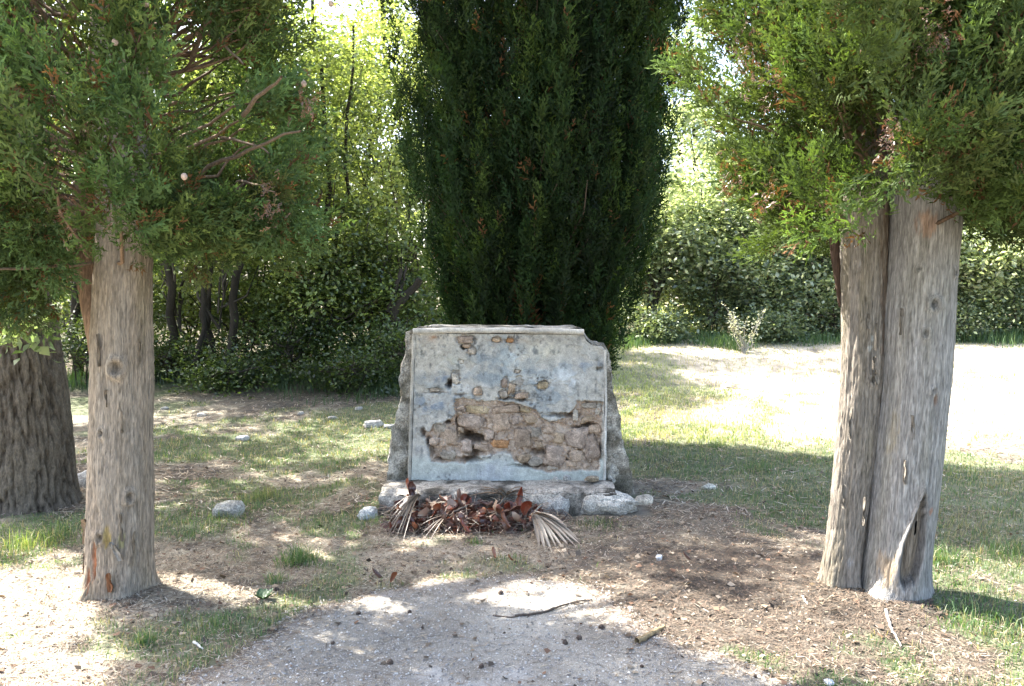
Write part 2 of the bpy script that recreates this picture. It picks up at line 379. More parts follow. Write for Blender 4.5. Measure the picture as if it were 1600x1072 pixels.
def bark_disp(seed, flare=0.05, twist=0.25, base_col=(0.27, 0.235, 0.19), knots=(), lobes=0.03, patches=(), scars=(), zb=0.0, amp=1.0):
    def f(TH, Z, RR):
        tw = TH+twist*Z; cx, sx = np.cos(tw), np.sin(tw)
        low = fbm(cx*1.2+5, sx*1.2, Z*0.9, 3, seed)*lobes*RR/0.16
        fine = fbm(cx*15*RR/0.15, sx*15*RR/0.15, Z*7.0, 4, seed+3, 0.7)
        rid = 1-np.abs(fbm(cx*22*RR/0.15, sx*22*RR/0.15, Z*5.0, 3, seed+6))*2.2
        d = low+amp*(0.0055*fine-0.005*np.clip(rid, 0, 1)**3)
        d = d+(flare*np.exp(-(Z-zb)/0.13)+0.045*np.exp(-(Z-zb)/0.045)*np.clip(0.35+vn(TH*2.2, 0, 0, seed+70), 0, 1))*(0.55+0.75*np.cos(TH*5+seed)*0.5+0.5*vn(TH*1.3, 0, 0, seed))
        c = np.array(base_col)*(1+0.16*fine[..., None])
        vf = np.abs(fbm(cx*26*RR/0.15, sx*26*RR/0.15, Z*7.5, 3, seed+40)); crk = np.clip(1-vf*9, 0, 1); d = d-0.004*amp*crk; c = c*(1-0.30*np.clip(rid, 0, 1)[..., None]**4)*(1-0.34*crk[..., None])*(1+0.22*fbm(cx*50*RR/.15, sx*50*RR/.15, Z*9, 2, seed+44)[..., None])
        tint = fbm(cx*1.7, sx*1.7, Z*1.3, 3, seed+9)
        c = mix(c, np.array([0.30, 0.28, 0.25]), np.clip(0.3+tint, 0, 1)*0.45)
        c = mix(c, np.array([0.21, 0.19, 0.10]), np.clip(-tint-0.05, 0, 1)*0.5)
        for (t0, z0, s, kind) in knots:
            q = np.hypot((np.angle(np.exp(1j*(TH-t0))))*RR, (Z-z0)*0.85)/s
            d = d+0.020*(s/0.05)*np.exp(-(q-0.75)**2/0.09)-0.02*(s/0.05)*np.exp(-(q/0.42)**2)
            c = c*(1-0.55*np.exp(-(q/0.5)**2))[..., None]
            c = c*(1+0.12*np.exp(-(q-0.85)**2/0.05))[..., None]
        for (t0, z0, w, h, colr, dd) in patches:
            q = ((np.angle(np.exp(1j*(TH-t0))))*RR/w)**2+((Z-z0)/h)**2+1.5*fbm(TH*RR*90, Z*16, 0, 4, seed+21)
            m = sst(1.3, 0.3, q)*(0.85 if dd < -0.001 else 0.6); c = mix(c, np.array(colr)*(1+0.3*fine[..., None]), m); d = d+dd*m
        for (t0, z0, w, h, lean) in scars:
            uu = (np.angle(np.exp(1j*(TH-t0-lean*(Z-z0)))))*RR/w; vv = (Z-z0)/h
            uu = uu/(1.02-0.55*np.clip(vv, -1, 1)); q = np.abs(uu)**1.7+np.abs(vv)**2.4+0.25*fbm(TH*8, Z*9, 0, 3, seed+30)
            d = d-0.030*sst(1.0, 0.7, q)+0.022*np.exp(-((np.sqrt(q)-1.12)/0.22)**2)+0.012*sst(.55, .1, q)
            c = mix(c, np.array([0.23, 0.19, 0.145])*(1+0.35*fbm(TH*60, Z*3, 0, 2, 7)[..., None]), sst(0.9, 0.6, q))
            c = c*(1-0.65*np.exp(-((np.sqrt(q)-0.93)/0.10)**2)[..., None])
        return d, np.clip(c, 0.01, 0.8)
    return f
def limb(mb, a, b, r0, r1, col=(0.17, 0.125, 0.09), n=7, amp=0.10, seg=7, r=None):
    V, F = tube(crooked(a, b, n, amp, r), np.linspace(r0, r1, n), seg); mb.add(V, F, np.array(col)*(0.8+0.4*rng.random()))

def near_crown(parent, ax, rad_f, z0, z1, n, r, base_col, pl=0.42, pr=0.09, nf=70, size=0.10, gap=None, el=(30, 68), rin=0.45, hang=0.0, tint_side=None):
    """plumes on a crown round the axis ax(z)->(x,y)"""
    mb = MB(); br = MB()
    z = r.uniform(z0, z1, n); ph = r.uniform(0, 2*np.pi, n)
    Rz = np.array([rad_f(a, b) for a, b in zip(z, ph)])
    fr = rin+(1-rin)*r.random(n)**0.55
    fr = fr*(1+0.20*vn(np.sin(ph)*2.5+7, np.cos(ph)*2.5, z*2.4, 33))
    A = np.array([ax(v) for v in z])
    out = np.stack([np.sin(ph), -np.cos(ph), np.zeros(n)], -1)
    e = np.radians(r.uniform(el[0], el[1], n))
    D = out*np.cos(e)[:, None]+np.array([0, 0, 1.])*np.sin(e)[:, None]+r.normal(0, 0.13, (n, 3))
    L = pl*r.uniform(0.6, 1.3, n)
    lw = np.clip((z0+0.42-z)/0.42, 0, 1); D[:, 2] *= (1-1.1*lw); L = L*(1-0.25*lw)
    tip = np.stack([A[:, 0], A[:, 1], z], -1)+out*(Rz*fr)[:, None]
    base = tip-D*(L*0.75)[:, None]
    if gap is not None:
        k = gap(tip) & ((tip[:, 1] < A[:, 1]+0.35) | (r.random(n) < 0.5)); base, D, L, tip, fr, A, z = base[k], D[k], L[k], tip[k], fr[k], A[k], z[k]; n = len(base)
    tone = fbm(tip[:, 0]*2.2, tip[:, 1]*2.2, tip[:, 2]*2.2, 2, 91)
    col = np.array(base_col)*(r.uniform(0.6, 1.45, (n, 1))*(1+0.5*tone[:, None]))
    col = mix(col, np.array([0.13, 0.16, 0.045]), r.random(n)**2.5*0.7)
    plumes(mb, base, D, L, pr*r.uniform(0.6, 1.6, n), nf, size*1.0, col, r, droop=hang, dead=0.05)
    for i in range(0, n, 2):
        if z[i] < z0+0.32: continue
        q = np.array([A[i, 0], A[i, 1], base[i, 2]-0.05]); s = q+(base[i]-q)*r.uniform(0.25, 0.6)-np.array([0, 0, r.uniform(0, 0.15)]); V, F = tube(crooked(s, base[i]+D[i]*L[i]*0.6, 6, 0.12, r), np.linspace(0.011, 0.0035, 6), 4)
        br.add(V, F, np.array([0.15, 0.10, 0.065])*r.uniform(0.6, 1.5))
    V, F, c = mb.out(); part('crown', V, F, c, M_cyp, parent)
    V, F, c = br.out(); part('branches', V, F, c, M_twig, parent)
def upper_crown(parent, ax, rad_f, z0, z1, n, r, base_col, nf=12, size=0.30, pl=0.9):
    mb = MB(); z = r.uniform(z0, z1, n); ph = r.uniform(0, 2*np.pi, n)
    Rz = np.array([rad_f(a, b) for a, b in zip(z, ph)]); fr = 0.3+0.7*r.random(n)**0.5
    out = np.stack([np.sin(ph), -np.cos(ph), np.zeros(n)], -1); A = np.array([ax(v) for v in z])
    D = out*0.35+np.array([0, 0, 1.])
    base = np.stack([A[:, 0], A[:, 1], z-pl*0.4], -1)+out*(Rz*fr*0.85)[:, None]
    col = np.array(base_col)*r.uniform(0.7, 1.3, (n, 1))
    plumes(mb, base, D, np.full(n, pl), np.full(n, 0.2), nf, size, col, r, SPR_C)
    V, F, c = mb.out(); part('upper_crown', V, F, c, M_cyp, parent)

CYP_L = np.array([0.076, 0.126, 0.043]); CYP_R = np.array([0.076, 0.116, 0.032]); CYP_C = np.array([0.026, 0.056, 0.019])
# ---- left cypress
bL = G(184, 936); YL = bL[1]+0.14; XL = P(186, 900, YL)[0]
def zpx(py, Y): return P(800, py, Y)[2]
r1 = np.random.default_rng(101)
tl = empty('cypress_tree', (XL, YL, bL[2]-0.03), 'cypress on the left with one straight grey-brown trunk and red wood at its foot', 'tree')
zl = [zpx(v, YL) for v in (950, 900, 800, 700, 600, 500, 400, 330)]
cxl = [P(v, w, YL)[0] for v, w in zip((183, 184, 186, 188, 190, 190, 194, 198), (950, 900, 800, 700, 600, 500, 400, 330))]
rl = [0.165, 0.157, 0.153, 0.150, 0.152, 0.148, 0.138, 0.137]
pts = [(x, YL, z) for x, z in zip(cxl, zl)]+[(XL+0.08, YL, 3.2), (XL+0.05, YL, 9)]; rads = rl+[0.12, 0.02]
pts[0] = (pts[0][0], YL, bL[2]-0.08)
Zp_ = lambda py: zpx(py, YL-0.15)
V, F, c = trunk_surface(pts[:9], rads[:9], 170, 270, bark_disp(3, 0.010, 0.2, zb=bL[2],
    base_col=(0.31, 0.25, 0.185),
    knots=[(0.28, Zp_(575), 0.05, 0), (-0.2, Zp_(678), 0.026, 0), (0.75, Zp_(780), 0.035, 0), (-0.1, Zp_(840), 0.03, 0)],
    patches=[(-0.28, Zp_(878), 0.016, 0.10, (0.36, 0.12, 0.045), -0.016), (-0.45, Zp_(905), 0.014, 0.06, (0.26, 0.09, 0.04), -0.01), (0.12, Zp_(838), 0.018, 0.05, (0.36, 0.27, 0.10), -0.006),
             (0.5, Zp_(845), 0.025, 0.04, (0.33, 0.30, 0.12), 0.0)]))
part('trunk', V, F, c, M_bark, tl, True)
# second thin stem behind-left joining the trunk
mb = MB(); st = [P(182, 700, YL+0.02), P(172, 620, YL+0.05), P(156, 540, YL+0.09), P(141, 480, YL+0.12), P(131, 420, YL+0.14), P(128, 370, YL+0.16), P(126, 310, YL+0.18), P(150, 180, YL+0.2), P(150, 20, YL+0.2)]
pp = np.array(st); tt = np.linspace(0, len(pp)-1, 60); pi = np.stack([np.interp(tt, range(len(pp)), pp[:, k]) for k in range(3)], -1)
V, F = tube(pi, np.interp(tt, range(len(pp)), [0.05, 0.06, 0.055, 0.046, 0.045, 0.045, 0.04, 0.035, 0.03]), 28)
nn = fbm(V[:, 0]*30, V[:, 1]*30, V[:, 2]*5, 3, 12); V = V+(nn*0.006)[:, None]*np.array([1, 1, 0])
part('stem', V, F, np.array([0.26, 0.175, 0.12])*(1+0.5*nn[:, None]), M_bark, tl, True)
# bark flakes at the foot
def flake(px, py, Y, w, h, tilt, col, seed, curl=0.02):
    c0 = P(px, py, Y); u = np.linspace(-1, 1, 7); v = np.linspace(0, 1, 9); U, Vv = np.meshgrid(u, v)
    ww = w*(0.6+0.4*np.sin(np.pi*Vv))*(1+0.25*vn(Vv*4, seed, 0, seed))
    x = U*ww/2+tilt*h*Vv+0.006*vn(U*2, Vv*5, 0, seed); z = h*Vv; y = -curl*(Vv**2)-0.012*U**2
    V = np.stack([c0[0]+x, c0[1]+y, c0[2]+z], -1).reshape(-1, 3); F = grid_faces(7, 9)
    V2 = V+np.array([0, 0.008, 0]); n = len(V); Fb = (F+n)[:, ::-1]
    return np.concatenate([V, V2]), np.concatenate([F, Fb]), np.array(col)
for i, a in enumerate([(134, 850, YL-0.06, 0.03, 0.14, 0.16, (0.33, 0.26, 0.19), 1, 0.05), (139, 930, YL-0.07, 0.03, 0.22, -0.02, (0.23, 0.13, 0.09), 2, 0.01), (146, 935, YL-0.1, 0.03, 0.28, 0.02, (0.28, 0.2, 0.15), 3, 0.01),
                       (190, 876, YL-0.165, 0.03, 0.10, -0.35, (0.33, 0.30, 0.26), 4, 0.03), (172, 925, YL-0.165, 0.024, 0.10, 0.05, (0.3, 0.15, 0.08), 5, 0.02)]):
    V, F, cc = flake(*a); part('bark_flake', V, F, cc, M_bark, tl)
for i in range(9):
    py_ = r1.uniform(380, 900); V, F, cc = flake(186+r1.uniform(-0.8, 0.8)*44, py_, YL-0.145+0.02*r1.random(), r1.uniform(0.006, 0.014), r1.uniform(0.06, 0.18), r1.uniform(-0.06, 0.06), np.array([0.29, 0.24, 0.18])*r1.uniform(0.85, 1.1), 80+i, 0.003); part('bark_flake', V, F, cc, M_bark, tl)
axL = lambda z: (XL+0.05, YL)
def radL(z, ph):
    R0 = 0.98+0.10*math.sin(ph*3+1)+0.07*math.sin(ph*7)
    t = min(1, max(0.0, (z-1.60)/0.8)); R1 = R0*(0.74+0.26*t)
    if z > 3.2: R1 *= max(0.1, 1-(z-3.2)/8.5)
    return R1
def gapL(tip):
    # keep the trunk top visible and the dark inner zone open
    x, y, z = tip[:, 0]-XL, tip[:, 1]-YL, tip[:, 2]
    front = y < 0.0
    k = ~(front & (np.abs(x-0.03) < 0.24) & (z < 2.08)) & ~((y < 0.15) & (x > -0.36) & (x < -0.1) & (z < 2.02)) & ~((x > 0.3) & (z < 1.76))
    k &= ~(front & (z > 2.35) & (np.abs(x+0.08) < 0.12) & (y > -1.1))
    k &= x < 0.96
    h = vn(x*2.6+3, y*2.6, z*2.6, 55); k &= h > -0.30
    k &= ~((x > 0.35) & (z > 2.0) & (z < 2.75) & (np.hypot(x, y) < 0.8))
    return k
near_crown(tl, axL, radL, 1.68, 3.3, 680, r1, CYP_L, 0.34, 0.068, 34, 0.125, gapL, rin=0.35, el=(15, 70))
upper_crown(tl, axL, radL, 3.55, 10.5, 900, r1, CYP_L)
# low hanging sprays over the oak and beside the trunk
mb = MB(); hp = [(r1.uniform(-20, 74), 350+r1.random()**1.3*115, r1.uniform(3.7, 4.7)) for _ in range(85)]+[(r1.uniform(250, 450), r1.uniform(280, 362), r1.uniform(3.9, 4.6)) for _ in range(70)]
hb = np.array([P(*q) for q in hp]); hd = r1.normal(0, 0.5, hb.shape)+np.array([0, -0.2, -0.15]); hc = CYP_L*r1.uniform(0.6, 1.4, (len(hb), 1)); hc = mix(hc, np.array([0.14, 0.13, 0.05]), r1.random(len(hb))**2*0.6)
plumes(mb, hb, hd, np.full(len(hb), 0.22), np.full(len(hb), 0.065), 38, 0.10, hc, r1, dead=0.06, droop=0.1); V, F, c = mb.out(); part('low_sprays', V, F, c, M_cyp, tl)
# visible dead branches
for a in [((150, 411, YL-0.02), (-20, 421, YL-0.5), 0.010, 0.006), ((170, 350, YL-0.1), (95, 305, YL-0.5), 0.013, 0.006), ((150, 320, YL-0.12), (98, 303, YL-0.45), 0.008, 0.005),
          ((230, 352, YL-0.1), (258, 330, YL-0.4), 0.011, 0.005), ((310, 280, YL-0.1), (470, 205, YL-0.5), 0.012, 0.005), ((380, 180, YL-0.1), (440, 120, YL-0.4), 0.013, 0.006),
          ((300, 95, YL), (330, -20, YL-0.1), 0.014, 0.01), ((315, 50, YL), (380, 100, YL-0.3), 0.010, 0.004), ((370, 285, YL), (430, 300, YL-0.4), 0.008, 0.003),
          ((110, 90, YL), (40, -20, YL-0.4), 0.014, 0.008), ((270, 360, YL), (330, 330, YL-0.3), 0.007, 0.003), ((345, 215, YL+0.1), (420, 240, YL-0.2), 0.01, 0.004),
          ((140, 130, YL), (105, 60, YL-0.2), 0.022, 0.014)]:
    V, F = tube(crooked(P(*a[0]), P(*a[1]), 8, 0.045, r1), np.linspace(a[2], a[3], 8), 6)
    part('dead_branch', V, F, np.array([0.20, 0.145, 0.10])*r1.uniform(0.7, 1.2), M_twig, tl, True)
bm = bmesh.new(); bmesh.ops.create_icosphere(bm, subdivisions=2, radius=1.0); ICO = (np.array([v.co[:] for v in bm.verts]), np.array([[v.index for v in f.verts] for f in bm.faces])); bm.free()
bm = bmesh.new(); bmesh.ops.create_icosphere(bm, subdivisions=4, radius=1.0); ICO4 = (np.array([v.co[:] for v in bm.verts]), np.array([[v.index for v in f.verts] for f in bm.faces])); bm.free()
bm = bmesh.new(); bmesh.ops.create_icosphere(bm, subdivisions=3, radius=1.0); ICO3 = (np.array([v.co[:] for v in bm.verts]), np.array([[v.index for v in f.verts] for f in bm.faces])); bm.free()
for (px, py, Y) in [(180, 66, 3.15), (228, 6, 3.2), (475, 131, 3.5), (517, 6, 3.5), (288, 276, 3.1)]:
    V = ICO3[0]*np.array([0.012, 0.012, 0.014]); V = V*(1+0.07*vn(V[:, 0]*120, V[:, 1]*120, V[:, 2]*120, 4))[:, None]+P(px, py, Y)
    part('cone', V, ICO3[1], (0.42, 0.31, 0.24), M_stone, tl, True)

# ---- right cypress (two fused trunks)
bR = G(1372, 938); YR = bR[1]+0.16; XR = P(1385, 900, YR)[0]
r2 = np.random.default_rng(202)
tr = empty('cypress_tree', (XR, YR, bR[2]-0.03), 'cypress on the right with two fused grey trunks and a long hollow scar', 'tree')
def zr(py): return zpx(py, YR-0.17)
ysq = [955, 900, 800, 700, 600, 500, 400, 320, 240, 180]
ysq = ysq[:-1]+[60, -160]
left_c = [1318, 1322, 1333, 1342, 1350, 1353, 1355, 1354, 1352, 1350, 1350]; left_r = [0.100, 0.094, 0.096, 0.102, 0.107, 0.108, 0.112, 0.118, 0.115, 0.10, 0.07]
right_c = [1398, 1400, 1410, 1418, 1427, 1432, 1440, 1447, 1452, 1458, 1462]; right_r = [0.162, 0.158, 0.163, 0.165, 0.168, 0.172, 0.168, 0.172, 0.17, 0.14, 0.09]
pl_ = [(P(a, b, YR+0.03)[0], YR+0.06, zr(b)) for a, b in zip(left_c, ysq)]; pl_[0] = (pl_[0][0], pl_[0][1], bR[2]-0.1)
pr_ = [(P(a, b, YR)[0], YR, zr(b)) for a, b in zip(right_c, ysq)]; pr_[0] = (pr_[0][0], pr_[0][1], bR[2]-0.1)
V, F, c = trunk_surface(pl_, left_r, 140, 270, bark_disp(23, 0.022, -0.15, zb=bR[2], base_col=(0.25, 0.215, 0.175), lobes=0.028, amp=1.15,
    knots=[(0.2, zr(598), 0.03, 0)],
    patches=[(-0.05, zr(546), 0.013, 0.012, (0.55, 0.56, 0.53), 0.002), (0.06, zr(532), 0.010, 0.012, (0.55, 0.56, 0.53), 0.002), (-0.6, zr(410), 0.006, 0.012, (0.6, 0.6, 0.58), 0.002),
             (-0.1, zr(895), 0.02, 0.035, (0.42, 0.42, 0.41), 0.0), (0.95, zr(400), 0.05, 0.6, (0.12, 0.08, 0.055), 0.0)]))
part('trunk', V, F, c, M_bark, tr, True)
V, F, c = trunk_surface(pr_, right_r, 200, 290, bark_disp(29, 0.018, -0.12, zb=bR[2], base_col=(0.33, 0.31, 0.285), lobes=0.016, amp=0.55,
    knots=[(-0.05, zr(475), 0.036, 0), (-0.22, zr(521), 0.026, 0), (0.6, zr(425), 0.024, 0), (-0.5, zr(420), 0.020, 0), (0.1, zr(610), 0.02, 0)],
    patches=[(0.42, zr(800), 0.013, 0.020, (0.42, 0.16, 0.07), 0.002), (-0.4, zr(350), 0.05, 0.07, (0.36, 0.21, 0.13), 0.0), (-0.9, zr(680), 0.03, 0.12, (0.30, 0.25, 0.17), 0),
             (-0.75, zr(895), 0.05, 0.09, (0.40, 0.28, 0.16), 0), (0.15, zr(625), 0.012, 0.03, (0.22, 0.14, 0.10), -0.006)],
    scars=[(-0.05, zr(846), 0.038, 0.235, 0.5)]))
part('trunk', V, F, c, M_bark, tr, True)
# root foot and dark thin stem behind
V, F = tube([P(1312, 480, YR+0.2), P(1306, 400, YR+0.2), P(1300, 320, YR+0.2), P(1302, 230, YR+0.18), P(1310, 100, YR+0.2)], [0.006, 0.026, 0.030, 0.03, 0.025], 14)
part('stem', V, F, (0.09, 0.06, 0.045), M_bark, tr, True)
for i in range(11):
    py_ = r2.uniform(420, 900); on_l = r2.random() < 0.6; cxp = np.interp(py_, ysq[::-1], (left_c if on_l else right_c)[::-1]); rp = 30 if on_l else 50
    V, F, cc = flake(cxp+r2.uniform(-0.75, 0.75)*rp, py_, YR-(0.10 if on_l else 0.155), r2.uniform(0.006, 0.014), r2.uniform(0.06, 0.17), r2.uniform(-0.05, 0.05), np.array([0.27, 0.24, 0.20])*r2.uniform(0.85, 1.1), 40+i, 0.003); part('bark_flake', V, F, cc, M_bark, tr)
axR = lambda z: (XR+0.02, YR)
def radR(z, ph):
    R0 = 0.94+0.16*max(0, math.sin(ph))+0.08*math.sin(ph*3+2)+0.07*math.sin(ph*6+1)
    t = min(1, max(0.0, (z-1.62)/1.1)); R1 = R0*(0.74+0.26*t)
    if z > 3.2: R1 *= max(0.1, 1-(z-3.2)/8.5)
    return R1
def gapR(tip):
    x, y, z = tip[:, 0]-XR, tip[:, 1]-YR, tip[:, 2]
    k = ~((y < 0.05) & (x > -0.27) & (x < 0.0) & (z < 2.12)) & ~((y < 0.05) & (x >= 0.0) & (x < 0.36) & (z < 1.86))
    k &= ~((y < 0.1) & (np.abs(x+0.33) < 0.08) & (z < 2.1))
    k &= x > -(0.60+0.34*np.clip((z-1.8)/0.9, 0, 1))
    h = vn(x*2.6+9, y*2.6, z*2.6, 57); k &= h > -0.34
    return k
near_crown(tr, axR, radR, 1.80, 3.3, 740, r2, CYP_R, 0.34, 0.070, 35, 0.128, gapR, rin=0.35, el=(25, 75), hang=0.0)
upper_crown(tr, axR, radR, 3.55, 10.5, 800, r2, CYP_R)
for a in [((1316, 265, YR), (1260, 225, YR-0.3), 0.013, 0.006), ((1312, 300, YR), (1268, 240, YR-0.1), 0.014, 0.006), ((1312, 345, YR+.1), (1255, 290, YR-0.1), 0.012, 0.006), ((1400, 215, YR-0.2), (1350, 235, YR-0.35), 0.010, 0.005),
          ((1300, 255, YR), (1225, 310, YR-0.2), 0.009, 0.004), ((1215, 210, YR), (1160, 190, YR-0.2), 0.008, 0.003), ((1430, 120, YR-.7), (1415, 40, YR-.8), 0.010, 0.006), ((1470, 90, YR-.6), (1485, 30, YR-.8), 0.008, 0.004)]:
    V, F = tube(crooked(P(*a[0]), P(*a[1]), 8, 0.04, r2), np.linspace(a[2], a[3], 8), 6)
    part('dead_branch', V, F, np.array([0.20, 0.14, 0.095])*r2.uniform(0.6, 1.2), M_twig, tr, True)
mb = MB(); hp = [(r2.uniform(1405, 1620), r2.uniform(20, 275), r2.uniform(3.0, 3.6)) for _ in range(85)]+[(r2.uniform(1310, 1400), r2.uniform(0, 130), r2.uniform(3.0, 3.6)) for _ in range(30)]+[(r2.uniform(1500, 1620), r2.uniform(280, 345), r2.uniform(3.4, 4.2)) for _ in range(30)]
hb = np.array([P(*q) for q in hp]); hd = np.stack([r2.normal(0.05, 0.35, len(hb)), r2.normal(-0.3, 0.3, len(hb)), r2.normal(0.6, 0.35, len(hb))], -1); hc = CYP_R*r2.uniform(0.5, 1.4, (len(hb), 1)); hc = mix(hc, np.array([0.13, 0.15, 0.045]), r2.random(len(hb))**2.5*0.6)
plumes(mb, hb-hd*0.15, hd, np.full(len(hb), 0.30), np.full(len(hb), 0.065), 36, 0.12, hc, r2, dead=0.05); V, F, c = mb.out(); part('front_sprays', V, F, c, M_cyp, tr)
# dead brown sprays
def dead_sprays(parent, spots, r, n=34, rad=0.055, size=0.045):
    for (px, py, Y) in spots:
        mb = MB(); p = P(px, py, Y)+r.normal(0, rad, (n, 3))*np.array([0.6, 0.6, 1.0]); D = r.normal(0, 1, (n, 3)); D[:, 2] -= 0.6
        fronds(mb, p, D, size*r.uniform(0.6, 1.3, n), np.array([0.20, 0.10, 0.05])*r.uniform(0.5, 1.3, (n, 1)), r)
        V, F, c = mb.out(); part('dead_spray', V, F, c, M_dry, parent)
dead_sprays(tr, [(1280, 290, 3.85), (1195, 130, 3.3), (1160, 90, 3.4), (1200, 305, 3.6), (1385, 215, 3.0), (1470, 42, 3.0), (1140, 280, 3.7), (1240, 330, 3.8), (1440, 70, 3.1)], r2)
dead_sprays(tl, [(100, 340, 3.5), (95, 425, 3.8), (480, 160, 3.5), (420, 320, 3.6), (165, 310, 3.4), (70, 250, 3.3)], r1)

# ---- central cypress behind the monument
r3 = np.random.default_rng(303)
bC = G(832, 640); XC, YC = P(835, 500, 8.0)[0], 8.0; zc0 = float(ground_z(XC, YC))
tc_ = empty('cypress_tree', (XC, YC, zc0-0.03), 'dense dark green cypress standing right behind the monument', 'tree')
def stems():
    mbs = []
    for k, (dx, dy, tx, ty, r0) in enumerate([(0, 0, 0.05, 0.0, 0.13), (-0.18, -0.05, -0.5, -0.1, 0.07), (0.16, 0.03, 0.45, 0.1, 0.07), (-0.06, -0.12, -0.2, -0.35, 0.06), (0.1, -0.1, 0.25, -0.35, 0.055), (0.02, 0.15, 0.1, 0.5, 0.06)]):
        a = (XC+dx, YC+dy, zc0-0.05); b = (XC+tx, YC+ty, zc0+4.2)
        V, F = tube(crooked(a, b, 14, 0.05, r3), np.linspace(r0, r0*0.4, 14), 14)
        part('trunk', V, F, np.array([0.13, 0.095, 0.07]), M_bark, tc_, True)
stems()
def radC(z, ph):
    zz = [0.0, 0.35, 0.7, 1.3, 2.6, 4.5, 6, 9, 12]; rr = [0.35, 0.50, 0.64, 0.86, 1.22, 1.46, 1.44, 0.9, 0.15]
    return np.interp(z, zz, rr)*(1+0.06*math.sin(ph*4)+0.05*math.sin(ph*9+1)+0.07*math.sin(z*2.3+ph*3)*math.sin(z*5+ph))
axC = lambda z: (XC+0.02*z, YC)
def crownC():
    n = 1250; mb = MB(); z = r3.uniform(1.0, 4.9, n); z = z**1.0; ph = r3.uniform(0, 2*np.pi, n)
    # concentrate on the camera side
    back = (np.cos(ph) < -0.2) & (r3.random(n) < 0.45); ph[back] += np.pi
    Rz = np.array([radC(a, b) for a, b in zip(z, ph)]); fr = 0.5+0.5*r3.random(n)**0.55
    out = np.stack([np.sin(ph), -np.cos(ph), np.zeros(n)], -1)
    D = out*0.24+np.array([0, 0, 1.])+r3.normal(0, 0.06, (n, 3))
    L = r3.uniform(0.5, 1.3, n)
    tip = np.stack([XC+0.02*z, np.full(n, YC), zc0+z], -1)+out*(Rz*fr)[:, None]
    h = vn(tip[:, 0]*3.2+3, tip[:, 1]*3.2, tip[:, 2]*1.1, 58); k = h > -0.50
    k &= ~((tip[:, 1] < YC) & (np.abs(tip[:, 0]-XC+0.10) < 0.2) & (z < 1.75) & (r3.random(n) < 0.8))
    base = (tip-D*(L*0.8)[:, None])[k]; base[:, 2] = np.maximum(base[:, 2], zc0+0.3); n = k.sum()
    tone = fbm(base[:, 0]*3, base[:, 1]*3, base[:, 2]*0.8, 2, 93)
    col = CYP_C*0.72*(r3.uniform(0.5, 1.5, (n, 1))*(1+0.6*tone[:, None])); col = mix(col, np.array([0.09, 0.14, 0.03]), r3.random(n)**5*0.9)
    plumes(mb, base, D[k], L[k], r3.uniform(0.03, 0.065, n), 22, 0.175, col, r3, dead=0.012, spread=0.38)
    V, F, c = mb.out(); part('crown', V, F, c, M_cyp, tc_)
    # sparse thin inner twigs
    br = MB()
    for i in range(0, n, 4):
        s = np.array([XC+r3.normal(0, 0.12), YC+r3.normal(0, 0.12), max(zc0+0.1, base[i, 2]-0.5)])
        V, F = tube(crooked(s, base[i]+D[k][i]*L[k][i]*0.5, 6, 0.08, r3), np.linspace(0.014, 0.004, 6), 4); br.add(V, F, np.array([0.11, 0.08, 0.06])*r3.uniform(0.6, 1.4))
    V, F, c = br.out(); part('branches', V, F, c, M_twig, tc_)
crownC()
mbx = MB()
nI = 300; zI = r3.uniform(0.9, 5.0, nI); phI = r3.uniform(0, 2*np.pi, nI)
oI = np.stack([np.sin(phI), -np.cos(phI), np.zeros(nI)], -1); rI = np.array([radC(a, b) for a, b in zip(zI, phI)])*r3.uniform(0.15, 0.55, nI)
bI = np.stack([np.full(nI, XC), np.full(nI, YC), zc0+zI-0.4], -1)+oI*rI[:, None]
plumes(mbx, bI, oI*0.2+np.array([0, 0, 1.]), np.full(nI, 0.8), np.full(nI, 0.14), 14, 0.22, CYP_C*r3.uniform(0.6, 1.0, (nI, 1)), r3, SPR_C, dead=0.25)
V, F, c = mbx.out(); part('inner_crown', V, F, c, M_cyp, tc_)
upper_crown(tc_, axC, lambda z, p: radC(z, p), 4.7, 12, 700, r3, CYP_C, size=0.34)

# ------------------------------------------------------------------ OAK (left edge)
r4 = np.random.default_rng(404)
bO = G(40, 808); YO = bO[1]+0.36; XO = P(32, 700, YO)[0]
ok = empty('oak_tree', (XO, YO, bO[2]-0.03), 'thick oak trunk with deeply furrowed dark bark at the left edge', 'tree')
def oak_disp(TH, Z, RR):
    cx, sx = np.cos(TH+0.12*Z), np.sin(TH+0.12*Z); k = RR/0.36
    w = 0.5*fbm(cx*3, sx*3, Z*2.5, 2, 71)
    n1 = np.abs(fbm(cx*11*k+w, sx*11*k+w, Z*5.0+w, 2, 72)); n2 = np.abs(fbm(cx*20*k+w, sx*20*k, Z*11+w*2, 2, 73)); n3 = fbm(cx*60, sx*60, Z*40, 2, 74)
    f = np.clip(n1*3.6, 0, 1)**0.6*0.7+np.clip(n2*3.6, 0, 1)**0.6*0.3
    d = -0.040*(1-f)+0.003*n3+0.07*np.exp(-(Z-bO[2])/0.12)*(0.7+0.3*np.cos(4*TH+1))+0.02*fbm(cx, sx, Z, 2, 75)
    c = mix(np.array([0.04, 0.03, 0.023]), np.array([0.155, 0.128, 0.10]), np.clip(f*1.1-0.08, 0, 1))*(1+0.25*n3[..., None])
    return d, c
zo = [zpx(v, YO-0.33) for v in (830, 790, 700, 600, 540, 440)]
V, F, c = trunk_surface([(XO, YO, bO[2]-0.1), (XO, YO, zo[1]), (XO+0.0, YO, zo[2]), (XO-0.03, YO, zo[3]), (XO-0.06, YO, zo[4]), (XO-0.1, YO, zo[5]), (XO-0.25, YO+0.3, 4.2)], [0.37, 0.355, 0.345, 0.335, 0.33, 0.33, 0.28], 230, 290, oak_disp)
